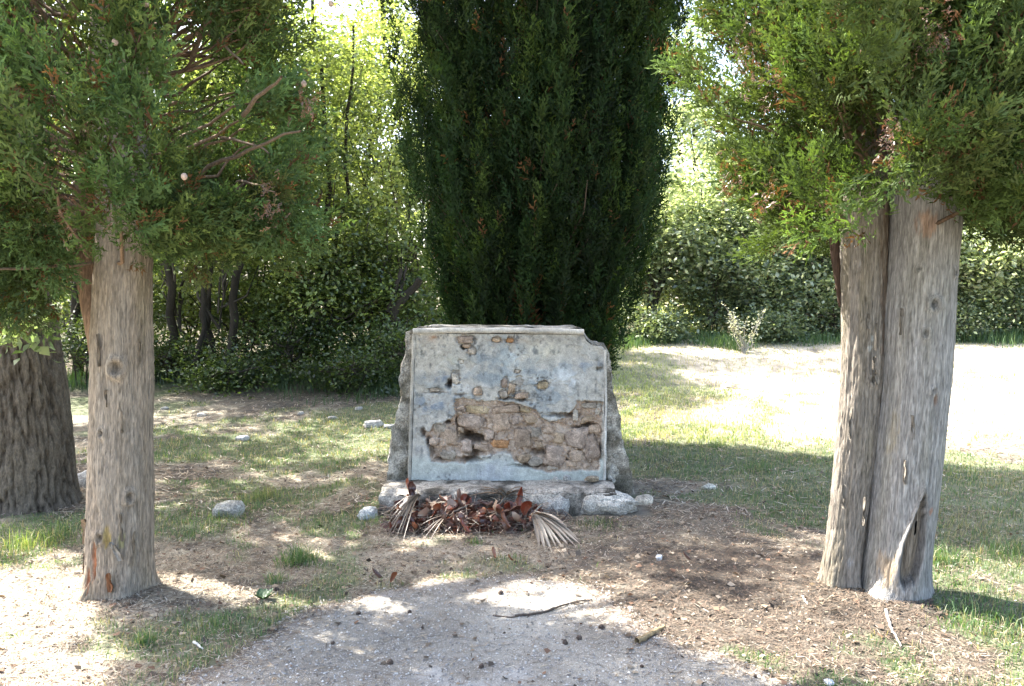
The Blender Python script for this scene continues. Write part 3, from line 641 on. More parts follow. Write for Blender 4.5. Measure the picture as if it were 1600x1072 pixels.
part('trunk', V, F, c, M_oak, ok, True)
def clump_tree_crown(mb, bmb, cc, rr, root, nleaf, lsize, colA, colB, r, nclump=40, T=LEAF_T, shell=0.45, crad=0.34, flat=0.45, lc=(0.10, 0.08, 0.06), limbr=0.03):
    """cc centre, rr radii"""
    d = r.normal(0, 1, (nclump, 3)); d /= np.linalg.norm(d, axis=1)[:, None]
    ce = np.array(cc)+d*np.array(rr)*(shell+(1-shell)*r.random((nclump, 1)))
    ce[:, 2] = np.maximum(ce[:, 2], ground_z(ce[:, 0], ce[:, 1])+0.12)
    w = r.random(nclump)+0.3; w /= w.sum(); k = r.choice(nclump, nleaf, p=w)
    cr = crad*r.uniform(0.6, 1.5, nclump)
    off = r.normal(0, 1, (nleaf, 3))*np.array([1, 1, 0.55]); Pn = ce[k]+off*cr[k][:, None]*0.75
    gz = ground_z(Pn[:, 0], Pn[:, 1]); Pn[:, 2] = np.maximum(Pn[:, 2], gz+0.03*r.random(nleaf)+0.02)
    ct = r.uniform(0, 1, nclump); t = np.clip(ct[k]*1.15-0.2+r.random(nleaf)*0.45, 0, 1)
    col = mix(np.array(colA), np.array(colB), t)*r.uniform(0.75, 1.25, (nleaf, 1))
    leaves(mb, Pn, lsize*r.uniform(0.6, 1.35, nleaf), col, r, flat, T)
    for i in range(0, nclump, 3):
        s = root+(ce[i]-root)*0.0; s = np.array([root[0]+r.normal(0, 0.05), root[1], root[2]+(max(0, ce[i, 2]-root[2]))*r.uniform(0.1, 0.55)])
        V, F = tube(crooked(s, ce[i], 7, 0.14, r), np.linspace(limbr, 0.006, 7)*r.uniform(0.6, 1.2), 5); bmb.add(V, F, np.array(lc)*r.uniform(0.6, 1.4))
mb, bb = MB(), MB()
clump_tree_crown(mb, bb, (-4.25, 8.8, 6.2), (2.7, 1.4, 1.9), np.array([XO-0.3, YO+0.4, 3.8]), 9000, 0.13, (0.05, 0.08, 0.02), (0.09, 0.12, 0.03), r4, 60, crad=0.40, limbr=0.07)  # unseen crown, moved back off the trunk and narrowed to shape its shade
V, F, c = mb.out(); part('crown', V, F, c, M_leaf, ok); V, F, c = bb.out(); part('limbs', V, F, c, M_oak, ok)
# low oak spray hanging in front of the trunk
mb = MB(); nl = 170; pc_ = np.stack([r4.uniform(-30, 92, nl), r4.normal(505, 26, nl)], -1)
Pn = np.array([P(a, b, r4.uniform(4.9, 5.3)) for a, b in pc_])
leaves(mb, Pn, r4.uniform(0.05, 0.09, nl), mix(np.array([0.09, 0.14, 0.05]), np.array([0.24, 0.30, 0.16]), r4.random(nl)), r4, 0.3, LEAF_W); V, F, c = mb.out(); part('low_leaves', V, F, c, M_gloss, ok)
mb = MB()
for k in range(7):
    V, F = tube(crooked(P(-40, 450+k*8, 5.3), P(r4.uniform(20, 85), r4.uniform(470, 540), 5.1), 8, 0.1, r4), np.linspace(0.009, 0.003, 8), 5); mb.add(V, F, (0.2, 0.17, 0.13))
V, F, c = mb.out(); part('low_twigs', V, F, c, M_twig, ok)

# ------------------------------------------------------------------ BACKGROUND TREES AND SHRUBS
r5 = np.random.default_rng(505)
YG_A, YG_B = (0.075, 0.12, 0.035), (0.28, 0.35, 0.13)
def btree(name, label, x, y, trunks, cc, rr, nleaf, lsize, cA, cB, mat, ncl=40, cat='tree', T=LEAF_T, crad=0.42, flat=0.45, group=None, shell=0.3):
    z0 = float(ground_z(x, y)); root = np.array([x, y, z0])
    e = empty(name, (x, y, z0-0.02), label, cat, group); e['kind'] = 'thing'
    for (dx, dy, tx, ty, h, r0) in trunks:
        a = np.array([x+dx, y+dy, float(ground_z(x+dx, y+dy))-0.08]); b = np.array([x+tx, y+ty, z0+h])
        V, F = tube(crooked(a, b, 16, 0.035, r5), np.linspace(r0*0.68, r0*0.3, 16), 12); nn = fbm(V[:, 0]*14, V[:, 1]*14, V[:, 2]*5, 3, 2)
        part('trunk', V+nn[:, None]*0.012, F, np.array([0.038, 0.032, 0.024])*(1+0.6*nn[:, None]), M_oak, e, True)
    mb, bb = MB(), MB()
    clump_tree_crown(mb, bb, (cc[0], cc[1], z0+cc[2]), rr, root+np.array([0, 0, 0.3]), nleaf, lsize, cA, cB, r5, ncl, T, shell, crad, flat, (0.07, 0.06, 0.045), 0.022)
    V, F, c = mb.out(); part('crown', V, F, c, mat, e)
    V, F, c = bb.out(); part('limbs', V, F, c, M_twig, e)
    return e
# x at a pixel for a depth
X_ = lambda px, Y: P(px, 470, Y)[0]
g_w = 'trees at the edge of the wood'
btree('woodland_tree', 'slim dark tree pair behind the left cypress trunk, between oak and thicket', X_(275, 12.2), 12.2, [(0, 0, -0.1, 0, 5.5, 0.10), (0.25, 0.2, 0.7, 0.1, 5, 0.07)], (X_(275, 12.2), 12.6, 4.2), (1.8, 1.2, 1.9), 9000, 0.085, YG_A, YG_B, M_leaf, 36)
btree('woodland_tree', 'dark tree leaning right with three thin stems, right of the left cypress trunk', X_(345, 12.0), 12.0, [(0, 0, 0.75, 0.1, 4.6, 0.10), (-0.16, 0.1, -0.05, 0.1, 5, 0.075), (-0.28, -0.2, -0.25, 0, 4.5, 0.06)], (X_(370, 12.2), 12.4, 4.4), (1.7, 1.2, 1.9), 10000, 0.085, YG_A, YG_B, M_leaf, 40)
btree('woodland_tree', 'bright yellow-green tree between the left cypress and the dark central cypress', X_(470, 13), 13.0, [(0, 0, 0.25, 0, 6, 0.09), (0.3, 0.3, 0.9, 0, 5.5, 0.06)], (X_(500, 13.2), 13.4, 4.0), (2.0, 1.4, 3.2), 15000, 0.080, (0.06, 0.10, 0.03), (0.29, 0.36, 0.13), M_leaf, 60)
e = btree('woodland_tree', 'yellow-green tree with a dark forked leaning limb left of the monument top', X_(640, 13.8), 13.8, [(0, 0, -0.4, 0, 2.0, 0.11)], (X_(600, 14), 14.2, 4.3), (1.7, 1.3, 3.5), 14000, 0.080, (0.08, 0.12, 0.04), (0.38, 0.45, 0.18), M_leaf, 56)
for a, b, ra, rb in [((612, 492, 12.6), (656, 436, 12.6), 0.075, 0.055), ((606, 488, 12.6), (627, 420, 12.7), 0.045, 0.03), ((622, 470, 12.6), (634, 415, 12.8), 0.03, 0.02), ((612, 492, 12.6), (650, 600, 12.8), 0.08, 0.10)]:
    V, F = tube(crooked(P(*a), P(*b), 10, 0.08, r5), np.linspace(ra, rb, 10), 10); part('limb', V, F, (0.06, 0.05, 0.04), M_oak, e, True)
btree('woodland_tree', 'dark tree glimpsed between oak trunk and left cypress trunk', X_(120, 12.5), 12.5, [(0, 0, 0.1, 0, 5, 0.12), (-0.8, 0.3, -0.9, 0, 5, 0.10)], (X_(110, 12.5), 12.8, 3.6), (1.9, 1.2, 2.4), 9000, 0.085, YG_A, YG_B, M_leaf, 36)
btree('woodland_tree', 'tall green tree far back on the left, above the thicket', X_(400, 16.5), 16.5, [(0, 0, 0.2, 0, 7, 0.14)], (X_(400, 16.5), 16.8, 5.2), (2.8, 1.6, 3.6), 15000, 0.105, (0.09, 0.14, 0.025), (0.20, 0.27, 0.05), M_leaf, 70)
btree('woodland_tree', 'pale sunlit tree far back, just left of the central cypress crown', X_(585, 17.5), 17.5, [(0, 0, 0.2, 0, 8, 0.12)], (X_(590, 17.5), 17.8, 5.0), (1.9, 1.6, 4.9), 16000, 0.125, (0.10, 0.15, 0.05), (0.38, 0.45, 0.19), M_leaf, 64)
btree('woodland_tree', 'tree far back behind the oak, at the left edge of the wood', X_(60, 16), 16.0, [(0, 0, 0.2, 0, 7, 0.16)], (X_(60, 16), 16.2, 4.6), (3.0, 1.6, 3.4), 12000, 0.11, YG_A, YG_B, M_leaf, 60)
btree('woodland_tree', 'tall unseen tree added behind the dense central cypress to shade the meadow', X_(800, 16.5), 16.5, [(0, 0, 0.2, 0, 8, 0.12)], (X_(800, 16.5), 16.8, 7.0), (1.7, 1.6, 3.0), 7000, 0.12, YG_A, YG_B, M_leaf, 40)  # unseen tree, added so that its shadow breaks up the meadow light
btree('woodland_tree', 'tall tree standing outside the view on the left of the oak', -9.0, 10.5, [(0, 0, 0.2, 0, 7, 0.18)], (-9.0, 10.5, 6.5), (2.6, 2.4, 2.6), 6000, 0.17, YG_A, YG_B, M_leaf, 50)
# dark thicket at the foot of the wood
DK_A, DK_B = (0.025, 0.045, 0.014), (0.10, 0.15, 0.04)
for px, Y, w, h, lab in [(255, 11.9, 0.7, 0.6, 'low dark shrub just right of the left cypress trunk'), (350, 11.1, 0.7, 0.45, 'low dark shrub at the feet of the thin leaning trees'),
                         (450, 12.0, 0.9, 1.0, 'dark shrub in the middle of the thicket on the left'), (540, 11.0, 0.8, 0.55, 'dark shrub in the thicket two steps left of the monument'), (625, 11.7, 0.7, 1.0, 'dark shrub behind the left shoulder of the monument'),
                         (130, 11.6, 0.9, 1.2, 'dark shrub seen between oak and left cypress trunk')]:
    btree('shrub', lab, X_(px, Y), Y, [(0, 0, 0.1, 0, h, 0.02), (0.1, 0, 0.4, 0, h, 0.015), (-0.1, 0, -0.3, 0, h*0.9, 0.015)], (X_(px, Y), Y+0.3, h*0.55), (w, 0.7, h*0.62), 3800, 0.055, DK_A, DK_B, M_leaf, 26, 'shrub', crad=0.26)
# mid-layer foliage
for px, Y, w, h, lab in [(385, 12.7, 1.2, 1.9, 'bright leafy bush hanging to the ground right of the thin dark stems'), (500, 12.6, 1.2, 1.7, 'bright leafy bush low in the middle of the thicket'), (600, 13.0, 1.1, 2.0, 'bright leafy bush beneath the forked leaning limb'), (200, 13.2, 1.2, 2.2, 'bright leafy bush just behind the left cypress trunk'), (430, 13.2, 1.5, 2.2, 'leafy bush with specks of light behind the low thicket'), (560, 13.4, 1.4, 2.3, 'leafy bush behind the thicket, left of the forked limb'), (300, 14.2, 1.7, 2.2, 'leafy bush behind the thin dark tree stems')]:
    btree('bush', lab, X_(px, Y), Y, [(0, 0, 0.3, 0, h, 0.03), (0.1, 0, -0.5, 0, h, 0.025)], (X_(px, Y), Y+0.2, h*0.60), (w*1.1, 0.9, h*0.68), 7500, 0.075, (0.035, 0.06, 0.018), (0.30, 0.38, 0.12), M_leaf, 40, 'bush', crad=0.32)
# right-hand bushes beyond the meadow
PG_A, PG_B = (0.05, 0.085, 0.04), (0.48, 0.54, 0.36)
for px, Y, w, h, lab in [(1020, 17.6, 1.6, 4.2, 'tall pale green bush right of the central cypress, beyond the meadow'), (1110, 18.4, 1.8, 5.6, 'tallest pale bush beyond the meadow, behind the white-flowered sapling'),
                         (1190, 17.6, 1.6, 3.2, 'round bush beyond the meadow, just right of the white-flowered sapling'), (1275, 17.9, 1.6, 4.0, 'bush beyond the meadow directly left of the twin grey trunks'),
                         (1390, 18.3, 1.8, 4.4, 'bush beyond the meadow mostly hidden behind the twin trunks'), (1500, 17.6, 1.6, 3.4, 'bush beyond the meadow just right of the twin trunks'), (1600, 18.0, 1.9, 4.4, 'bush beyond the meadow at the right edge of the view')]:
    btree('bush', lab, X_(px, Y), Y, [(0, 0, 0.3, 0, h*0.8, 0.05), (0.2, 0, -0.5, 0, h*0.8, 0.04), (-0.2, 0, 0.9, 0, h*0.7, 0.03)], (X_(px, Y), Y+0.4, h*0.46), (w, 1.0, h*0.56), 15000, 0.12, PG_A, PG_B, M_gloss, 70, 'bush', crad=0.40, flat=0.5, shell=0.15)
btree('woodland_tree', 'pale tall tree far back in the gap between central and right cypress', X_(1075, 21), 21.0, [(0, 0, 0.3, 0, 7, 0.12), (0.4, 0, 1.0, 0, 6, 0.08)], (X_(1075, 21), 21.3, 4.4), (2.3, 1.6, 3.8), 14000, 0.13, (0.07, 0.11, 0.05), (0.32, 0.38, 0.21), M_gloss, 60)
btree('woodland_tree', 'grey-green tall tree far back behind the right cypress crown', X_(1240, 21), 21.0, [(0, 0, 0.3, 0, 6, 0.12)], (X_(1240, 21), 21.3, 3.8), (2.6, 1.6, 3.0), 11000, 0.14, (0.08, 0.13, 0.05), (0.4, 0.46, 0.28), M_gloss, 50)
for px, Y, w, h, lab in [(1010, 16.7, 1.0, 0.9, 'low dark shrub at the meadow edge right of the central cypress'), (1110, 17.4, 1.2, 1.7, 'low dark shrub directly behind the white-leaved sapling'), (1215, 16.6, 0.8, 0.7, 'low dark shrub at the meadow edge, between sapling and twin trunks'),
                         (1300, 17.3, 1.0, 1.5, 'low dark shrub at the meadow edge touching the left of the twin trunks'), (1500, 16.8, 0.9, 0.8, 'low dark shrub at the meadow edge touching the right of the twin trunks'), (1590, 17.3, 1.1, 1.4, 'low dark shrub at the meadow edge at the right border of the view')]:
    btree('shrub', lab, X_(px, Y), Y, [(0, 0, 0.2, 0, h, 0.02)], (X_(px, Y), Y+0.3, h*0.45), (w, 0.7, h*0.60), 4200, 0.075, (0.04, 0.07, 0.03), (0.22, 0.28, 0.15), M_leaf, 30, 'shrub', crad=0.3)
# far wood behind everything: reads as one mass
mb = MB(); nF = 52000
fx = r5.uniform(-26, 30, nF); fy = r5.uniform(21, 27, nF); ht = 5.2+2.2*fbm(fx*0.35, 0, 0, 3, 66)
cl = fbm(fx*0.8, fy*0.5, 0, 2, 67)
fz = ground_z(fx, fy)+r5.random(nF)**1.15*ht
keep = fbm(fx*0.9, fz*0.9, fy*0.5, 3, 68) > -0.28; fx, fy, fz = fx[keep], fy[keep], fz[keep]
nF = len(fx)
leaves(mb, np.stack([fx, fy, fz], -1), r5.uniform(0.20, 0.42, nF), mix(np.array([0.06, 0.09, 0.03]), np.array([0.20, 0.25, 0.10]), np.clip(0.5+fbm(fx*.7, fz*.7, 0, 2, 70)+r5.normal(0, .2, nF), 0, 1)), r5, 0.4)
V, F, c = mb.out(); o = link('far_wood', make_mesh('far_wood', V, F, c), M_leaf); tag(o, 'far green wood showing between the nearer trees', 'wood', kind='stuff')
# sapling with white blossom
spx = P(1163, 532, 15.2); spx[2] = float(ground_z(spx[0], spx[1])); sp = empty('sapling', spx, 'small sunlit sapling with white leaves in front of the dark bushes', 'sapling'); mb = MB(); lf = MB()
for k in range(9):
    tipp = P(r5.uniform(1122, 1205), r5.uniform(478, 512), spx[1]+r5.normal(0, 0.1)); pts = crooked(spx, tipp, 8, 0.12, r5); V, F = tube(pts, np.linspace(0.012, 0.004, 8), 5); mb.add(V, F, (0.35, 0.33, 0.28))
    n = 34; t = r5.integers(3, 8, n); leaves(lf, pts[t]+r5.normal(0, 0.05, (n, 3)), r5.uniform(0.035, 0.065, n), np.tile((0.62, 0.64, 0.55), (n, 1))*r5.uniform(.8, 1.1, (n, 1)), r5, 0.3)
V, F, c = mb.out(); part('stem', V, F, c, M_twig, sp); V, F, c = lf.out(); part('leaves', V, F, c, M_leaf, sp)

# ------------------------------------------------------------------ MONUMENT
r6 = np.random.default_rng(606)
YM = 5.9
mon = empty('stone_monument', (P(795, 780, YM)[0], YM+0.3, 0.0), 'low stone monument with grey-blue flaking plaster and exposed brown rubble', 'monument')
def cropp(a): return [(560+x/2.68, 480+y/2.68) for x, y in a]
EXP = cropp([(405, 385), (440, 378), (500, 392), (560, 390), (650, 396), (700, 412), (745, 428), (765, 462), (800, 482), (850, 468), (885, 448), (905, 420), (915, 392), (965, 392), (1024, 398), (1022, 520), (1016, 640), (1010, 686),
             (930, 682), (860, 688), (800, 692), (740, 682), (700, 668), (655, 645), (632, 612), (600, 606), (560, 618), (510, 622), (470, 642), (440, 656), (395, 650), (350, 652), (325, 648), (300, 645), (296, 600), (285, 560), (262, 530), (268, 515), (300, 525), (308, 490), (350, 486), (385, 470), (405, 445), (400, 410)])
def poly_sd(px, py, poly):
    poly = np.array(poly); n = len(poly); d = np.full(px.shape, 1e9); ins = np.zeros(px.shape, bool)
    for i in range(n):
        a = poly[i]; b = poly[(i+1) % n]; e = b-a; wx, wy = px-a[0], py-a[1]
        t = np.clip((wx*e[0]+wy*e[1])/(e@e), 0, 1); d = np.minimum(d, np.hypot(wx-t*e[0], wy-t*e[1]))
        c1 = (a[1] <= py) & (py < b[1]); c2 = (b[1] <= py) & (py < a[1]); cr = e[0]*wy-e[1]*wx
        ins ^= (c1 & (cr > 0)) | (c2 & (cr < 0))
    return np.where(ins, d, -d)
def top_py(px): return np.interp(px, [640, 650, 905, 912, 916, 926, 940, 947], [524, 521, 523, 524, 533, 540, 541, 546])
nu, nv = 280, 245
U, Vv = np.meshgrid(np.linspace(0, 1, nu), np.linspace(0, 1, nv))
PXt = 650+(944-650)*U; PXb = 641+(944-641)*U; PX = PXt*(1-Vv)+PXb*Vv; PY = top_py(PXt)*(1-Vv)+767*Vv
wob = 2.2*fbm(PX/9, PY/9, 0, 3, 81)+1.2*fbm(PX/3, PY/3, 0, 2, 82)
SDp = poly_sd(PX, PY, EXP)+wob
ex = sst(-0.6, 1.4, SDp)
dep = 0.026*ex+0.034*ex*fbm(PX/9, PY/9, 0, 5, 83, 0.6)+0.02*ex*np.clip(0.16-np.abs(fbm(PX/11, PY/11, 3, 3, 183)), 0, 1)/0.16*0.8
dep = dep-0.006*np.exp(-((SDp+2.5)/2.5)**2)*(0.5+0.5*fbm(PX/12, PY/12, 0, 2, 84))
dep = dep+0.0035*fbm(PX/22, PY/22, 0, 4, 85)+0.0014*fbm(PX/2.2, PY/2.2, 0, 3, 86)
pitm = sst(0.28, 0.5, fbm(PX/5, PY/5, 0, 3, 87))*sst(-0.1, 0.35, fbm(PX/40, PY/40, 0, 2, 88)); dep = dep+0.006*pitm
def gau(cx, cy, rx, ry, wobble=1.0):
    return np.exp(-(((PX-cx+wobble*4*fbm(PX/8, PY/8, 0, 2, 90))/rx)**2+((PY-cy+wobble*3*fbm(PX/8, PY/8, 1.7, 2, 91))/ry)**2))
grey = np.array([0.50, 0.48, 0.43]); blue = np.array([0.30, 0.34, 0.36]); pale = np.array([0.60, 0.61, 0.58]); aqua = np.array([0.48, 0.53, 0.52]); navy = np.array([0.15, 0.20, 0.27]); buff = np.array([0.50, 0.40, 0.26])
col = np.tile(grey, PX.shape+(1,))*(1+0.5*fbm(PX/12, PY/12, 0, 5, 92)[..., None])*(1+0.12*fbm(PX/3, PY/3, 0, 3, 192)[..., None])
bl = np.clip(gau(690, 620, 48, 32)+gau(730, 590, 55, 12)+gau(860, 575, 70, 30)+gau(860, 620, 60, 28)+gau(770, 545, 40, 20)+gau(775, 560, 30, 30), 0, 1)
bl = np.clip(bl*(0.85+1.1*fbm(PX/10, PY/10, 0, 4, 93)), 0, 1); col = mix(col, blue*(1+0.25*fbm(PX/5, PY/8, 0, 3, 94)[..., None]), bl)
for (cx, cy, rx, ry, cc_, a) in [(850, 545, 24, 14, (0.66, 0.63, 0.53), 0.95), (885, 590, 30, 16, (0.62, 0.66, 0.68), 0.9), (800, 560, 14, 14, (0.55, 0.6, 0.6), 0.8), (805, 585, 12, 10, (0.6, 0.66, 0.68), 0.8), (715, 600, 16, 10, (0.58, 0.57, 0.53), .8),
                                 (735, 605, 30, 6, (0.58, 0.58, 0.56), .8), (705, 560, 24, 10, (0.40, 0.42, 0.36), .5), (660, 560, 14, 40, (0.44, 0.42, 0.37), .7), (660, 700, 16, 45, (0.38, 0.38, 0.37), .8), (690, 590, 36, 6, tuple(navy), .7), (680, 632, 34, 14, tuple(navy*1.2), .6),
                                 (880, 635, 34, 14, (0.50, 0.50, 0.48), .8), (835, 620, 22, 14, tuple(blue*0.85), .7), (920, 570, 18, 9, (0.27, 0.32, 0.40), .8), (675, 530, 12, 4, (0.35, 0.17, 0.07), .7), (790, 532, 70, 5, (0.38, 0.30, 0.22), .5), (915, 545, 24, 12, (0.50, 0.50, 0.47), .7), (870, 530, 26, 5, (0.28, 0.27, 0.24), .7)]:
    m = gau(cx, cy, rx*1.15, ry*1.15, 1.8)*a*np.clip(0.9+1.1*fbm(PX/7, PY/7, cx, 4, 95), 0, 1.25); col = mix(col, np.array(cc_), np.clip(m, 0, 1))
strip = (PY > 700) & (SDp < 0); low = sst(706, 722, PY+wob)*(1-ex)
stripc = mix(aqua, np.array([0.42, 0.46, 0.52]), np.clip(gau(770, 738, 32, 18)*1.2+gau(700, 745, 40, 10)*.5, 0, 1)); stripc = mix(stripc, np.array([0.55, 0.60, 0.58]), np.clip(0.9*fbm(PX/9, PY/16, 0, 4, 96), 0, 1)); stripc = stripc*(1+0.12*fbm(PX/3, PY/20, 0, 2, 99)[..., None])
col = mix(col, stripc*np.array([1.0, 0.98, 0.93]), low*0.85)
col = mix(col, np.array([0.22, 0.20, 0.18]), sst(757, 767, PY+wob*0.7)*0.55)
col = mix(col, np.array([0.12, 0.12, 0.12]), pitm*0.75*(1-ex))
mort = mix(np.array([0.42, 0.325, 0.25]), np.array([0.54, 0.44, 0.355]), np.clip(0.5+fbm(PX/9, PY/9, 0, 4, 97), 0, 1)); mort = mix(mort, np.array([0.20, 0.14, 0.10]), np.clip(1.3*fbm(PX/4, PY/4, 0, 3, 98)-0.3, 0, 1))
col = mix(col, mort, ex)
BR = (0.45, 0.345, 0.26); PK = (0.47, 0.375, 0.305); TN = (0.43, 0.33, 0.235); GY = (0.40, 0.35, 0.29); WH = (0.55, 0.50, 0.43); OR = (0.43, 0.24, 0.12); YB = (0.45, 0.36, 0.235); MV = (0.43, 0.34, 0.275)
stones = [(719, 637, 10, 8, PK), (718, 646, 9, 7, BR), (724, 642, 7, 6, PK), (736, 660, 42, 25, PK), (777, 659, 40, 32, BR), (719, 672, 11, 8, TN), (700, 683, 34, 30, BR), (728, 698, 17, 21, PK), (700, 711, 26, 16, GY), (679, 708, 15, 10, GY),
          (677, 690, 17, 15, PK), (686, 668, 20, 15, GY), (752, 700, 26, 10, BR), (764, 680, 16, 18, PK), (782, 694, 26, 14, OR), (804, 706, 14, 16, GY), (806, 657, 13, 14, PK), (816, 685, 34, 36, BR), (837, 676, 20, 18, GY), (842, 696, 12, 14, TN),
          (818, 716, 24, 15, TN), (806, 711, 10, 14, TN), (837, 722, 22, 16, GY), (857, 672, 20, 16, BR), (872, 684, 22, 18, TN), (867, 712, 34, 32, MV), (900, 686, 40, 34, MV), (926, 700, 26, 40, MV), (901, 714, 24, 18, BR), (931, 670, 20, 14, BR),
          (918, 655, 27, 9, TN), (899, 649, 10, 21, WH), (935, 640, 9, 18, WH), (887, 658, 16, 12, GY), (873, 657, 14, 9, BR), (864, 731, 18, 8, GY), (887, 731, 14, 7, GY), (895, 725, 22, 10, BR), (790, 640, 46, 14, BR), (745, 640, 36, 13, YB), (828, 655, 24, 16, TN), (822, 641, 18, 8, YB),
          (920, 634, 26, 10, GY), (788, 599, 10, 15, PK), (800, 607, 12, 17, TN), (811, 597, 11, 15, PK), (788, 615, 14, 12, GY), (814, 618, 22, 11, BR), (848, 602, 18, 11, YB), (920, 611, 38, 22, YB), (797, 531, 12, 8, OR), (728, 531, 26, 12, PK), (737, 548, 13, 12, GY),
          (776, 531, 14, 8, TN), (746, 612, 14, 15, BR), (720, 565, 8, 6, WH), (711, 590, 12, 20, WH), (679, 609, 18, 6, GY), (730, 541, 14, 6, BR), (808, 580, 10, 5, GY)]
for (a, b, w, h, cc_) in stones:
    if poly_sd(np.array([float(a)]), np.array([float(b)]), EXP)[0] <= -2 and w < 36:
        q = ((PX-a)/(w*0.62))**2+((PY-b)/(h*0.66))**2+1.0*fbm(PX/3.5, PY/3.5, a, 3, 191); m_ = sst(1.25, 0.8, q); dep = dep+0.020*m_; col = mix(col, np.array([0.36, 0.31, 0.26]), m_*0.55)
fl = sst(0.02, 0.12, fbm(PX/16, PY/13, 4, 5, 195)+0.25*gau(690, 545, 60, 26)+0.25*gau(660, 640, 22, 90)+0.2*gau(900, 600, 50, 60)-0.25*gau(770, 580, 40, 20))*(1-ex)*(1-sst(700, 716, PY))
dep = dep+0.0045*fl; flc = mix(np.array([0.47, 0.435, 0.37]), np.array([0.60, 0.58, 0.53]), np.clip(0.5+fbm(PX/5, PY/5, 0, 4, 196), 0, 1)); col = mix(col, flc, fl*0.5)
stn = np.clip(2.0*fbm(PX/7, PY/11, 8, 4, 197)-0.5, 0, 0.8)*(1-ex)*(1-sst(700, 720, PY)*0.7); col = mix(col, np.array([0.13, 0.145, 0.15]), stn)
# holes and cracks
for (cx, cy, rx, ry, d_) in [(724, 543, 4.0, 3.0, 0.09), (701, 602, 4, 5, 0.09), (703, 596, 3, 6, .04), (742, 686, 22, 6, 0.15), (730, 680, 10, 8, 0.08), (699, 660, 4, 3, 0.07), (812, 642, 9, 3.5, 0.08), (740, 707, 9, 8, 0.08), (735, 718, 18, 4, .06), (920, 664, 10, 4, 0.09), (905, 668, 12, 3, .05),
                             (936, 576, 5, 2.5, 0.07), (842, 706, 14, 5, 0.06), (832, 728, 30, 3, .05), (879, 719, 10, 5, 0.07), (940, 705, 3, 14, 0.05), (880, 648, 26, 3, .05), (714, 665, 3, 16, 0.05), (660, 675, 3, 8, .04), (668, 690, 3, 9, .04), (674, 705, 4, 8, .04), (688, 717, 10, 3, .05), (790, 622, 14, 2.5, .04), (720, 616, 10, 2, .02), (680, 613, 16, 1.2, .02), (852, 600, 1.5, 6, .02), (818, 625, 8, 2, .04)]:
    g_ = np.exp(-(((PX-cx+3*fbm(PX/4, PY/4, cx, 2, 7))/rx)**2+((PY-cy+2*fbm(PX/4, PY/4, cy, 2, 8))/ry)**2)**1.5); dep = dep+d_*g_; col = mix(col, np.array([0.10, 0.075, 0.055]), g_*0.75)
wx = np.array([[P(a, 600, YM)[0] for a in (640, 945)]]); sx = (wx[0, 1]-wx[0, 0])/305.0; x0 = wx[0, 0]
zt_, zb_ = P(800, 520, YM)[2], P(800, 767, YM)[2]
Xm = x0+(PX-640)*sx; Zm = zb_+(767-PY)*(zt_-zb_)/247.0
Vm = np.stack([Xm, YM+dep, Zm], -1).reshape(-1, 3)
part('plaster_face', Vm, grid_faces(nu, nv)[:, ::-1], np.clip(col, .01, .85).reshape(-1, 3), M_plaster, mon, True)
def m2w(px, py, y=0.0): return np.array([x0+(px-640)*sx, YM+y, zb_+(767-py)*(zt_-zb_)/247.0])
# battered core
def slab(f, n1, n2):  # f(u,v)->xyz arrays
    U, Vv = np.meshgrid(np.linspace(0, 1, n1), np.linspace(0, 1, n2)); return np.stack(f(U, Vv), -1).reshape(-1, 3), grid_faces(n1, n2)
def core_map(s, t, d):
    """s -1..1 across, t 0..1 up, d 0..1 back"""
    pxl = 596+(639-596)*t**0.85; pxr = 998+(951-998)*t**0.8
    px = pxl+(pxr-pxl)*(s+1)/2
    tp = np.interp(px, [640, 655, 905, 911, 917, 930, 945, 950], [519, 512, 513, 515, 531, 538, 540, 552])
    py = 772+(tp-772)*t
    x = x0+(px-640)*sx; z = zb_+(767-py)*(zt_-zb_)/247.0; y = YM+0.035+0.62*d+0*x
    y = y-0.05*(1-t)*(1-d)*np.clip((np.abs(s)-0.86)/0.1, 0, 1)
    k = 1+0.05*d*0; x = x*k
    # keep the face region behind the plaster
    inn = (np.abs(s) < 0.80) & (d < 0.02); y = np.where(inn, y+0.20, y)
    nz = fbm(x*9, y*9, z*9, 4, 110); n2 = fbm(x*9+7, y*9, z*9, 4, 111); n3 = fbm(x*3, y*3, z*3, 2, 112)
    n5 = fbm(x*22, y*22, z*22, 3, 118); return x+0.03*nz+0.014*n5+0.045*n3*np.sign(s)*(np.abs(s) > .5), y+0.03*n2, z+0.012*nz*(t > .5)
core = MB()
for f in (lambda u, v: core_map(u*2-1, v, 0*u), lambda u, v: core_map(-1+0*u, v, 1-u), lambda u, v: core_map(1+0*u, v, u), lambda u, v: core_map(1-u*2, v, 1+0*u), lambda u, v: core_map(u*2-1, 1+0*u, v)):
    n1 = 76; V, F = slab(f, n1, 60); n = fbm(V[:, 0]*6, V[:, 1]*6, V[:, 2]*6, 4, 113); n4 = fbm(V[:, 0]*25, V[:, 1]*25, V[:, 2]*25, 2, 114)
    cc_ = mix(np.array([0.17, 0.155, 0.12]), np.array([0.50, 0.47, 0.41]), np.clip(0.5+1.3*n+1.0*n4, 0, 1)); cc_ = mix(cc_, np.array([0.13, 0.125, 0.10]), np.clip(-1.5*n-0.3, 0, 0.8))
    core.add(V, F, cc_)
V, F, c = core.out(); part('core', V, F, c, M_rock, mon, True)
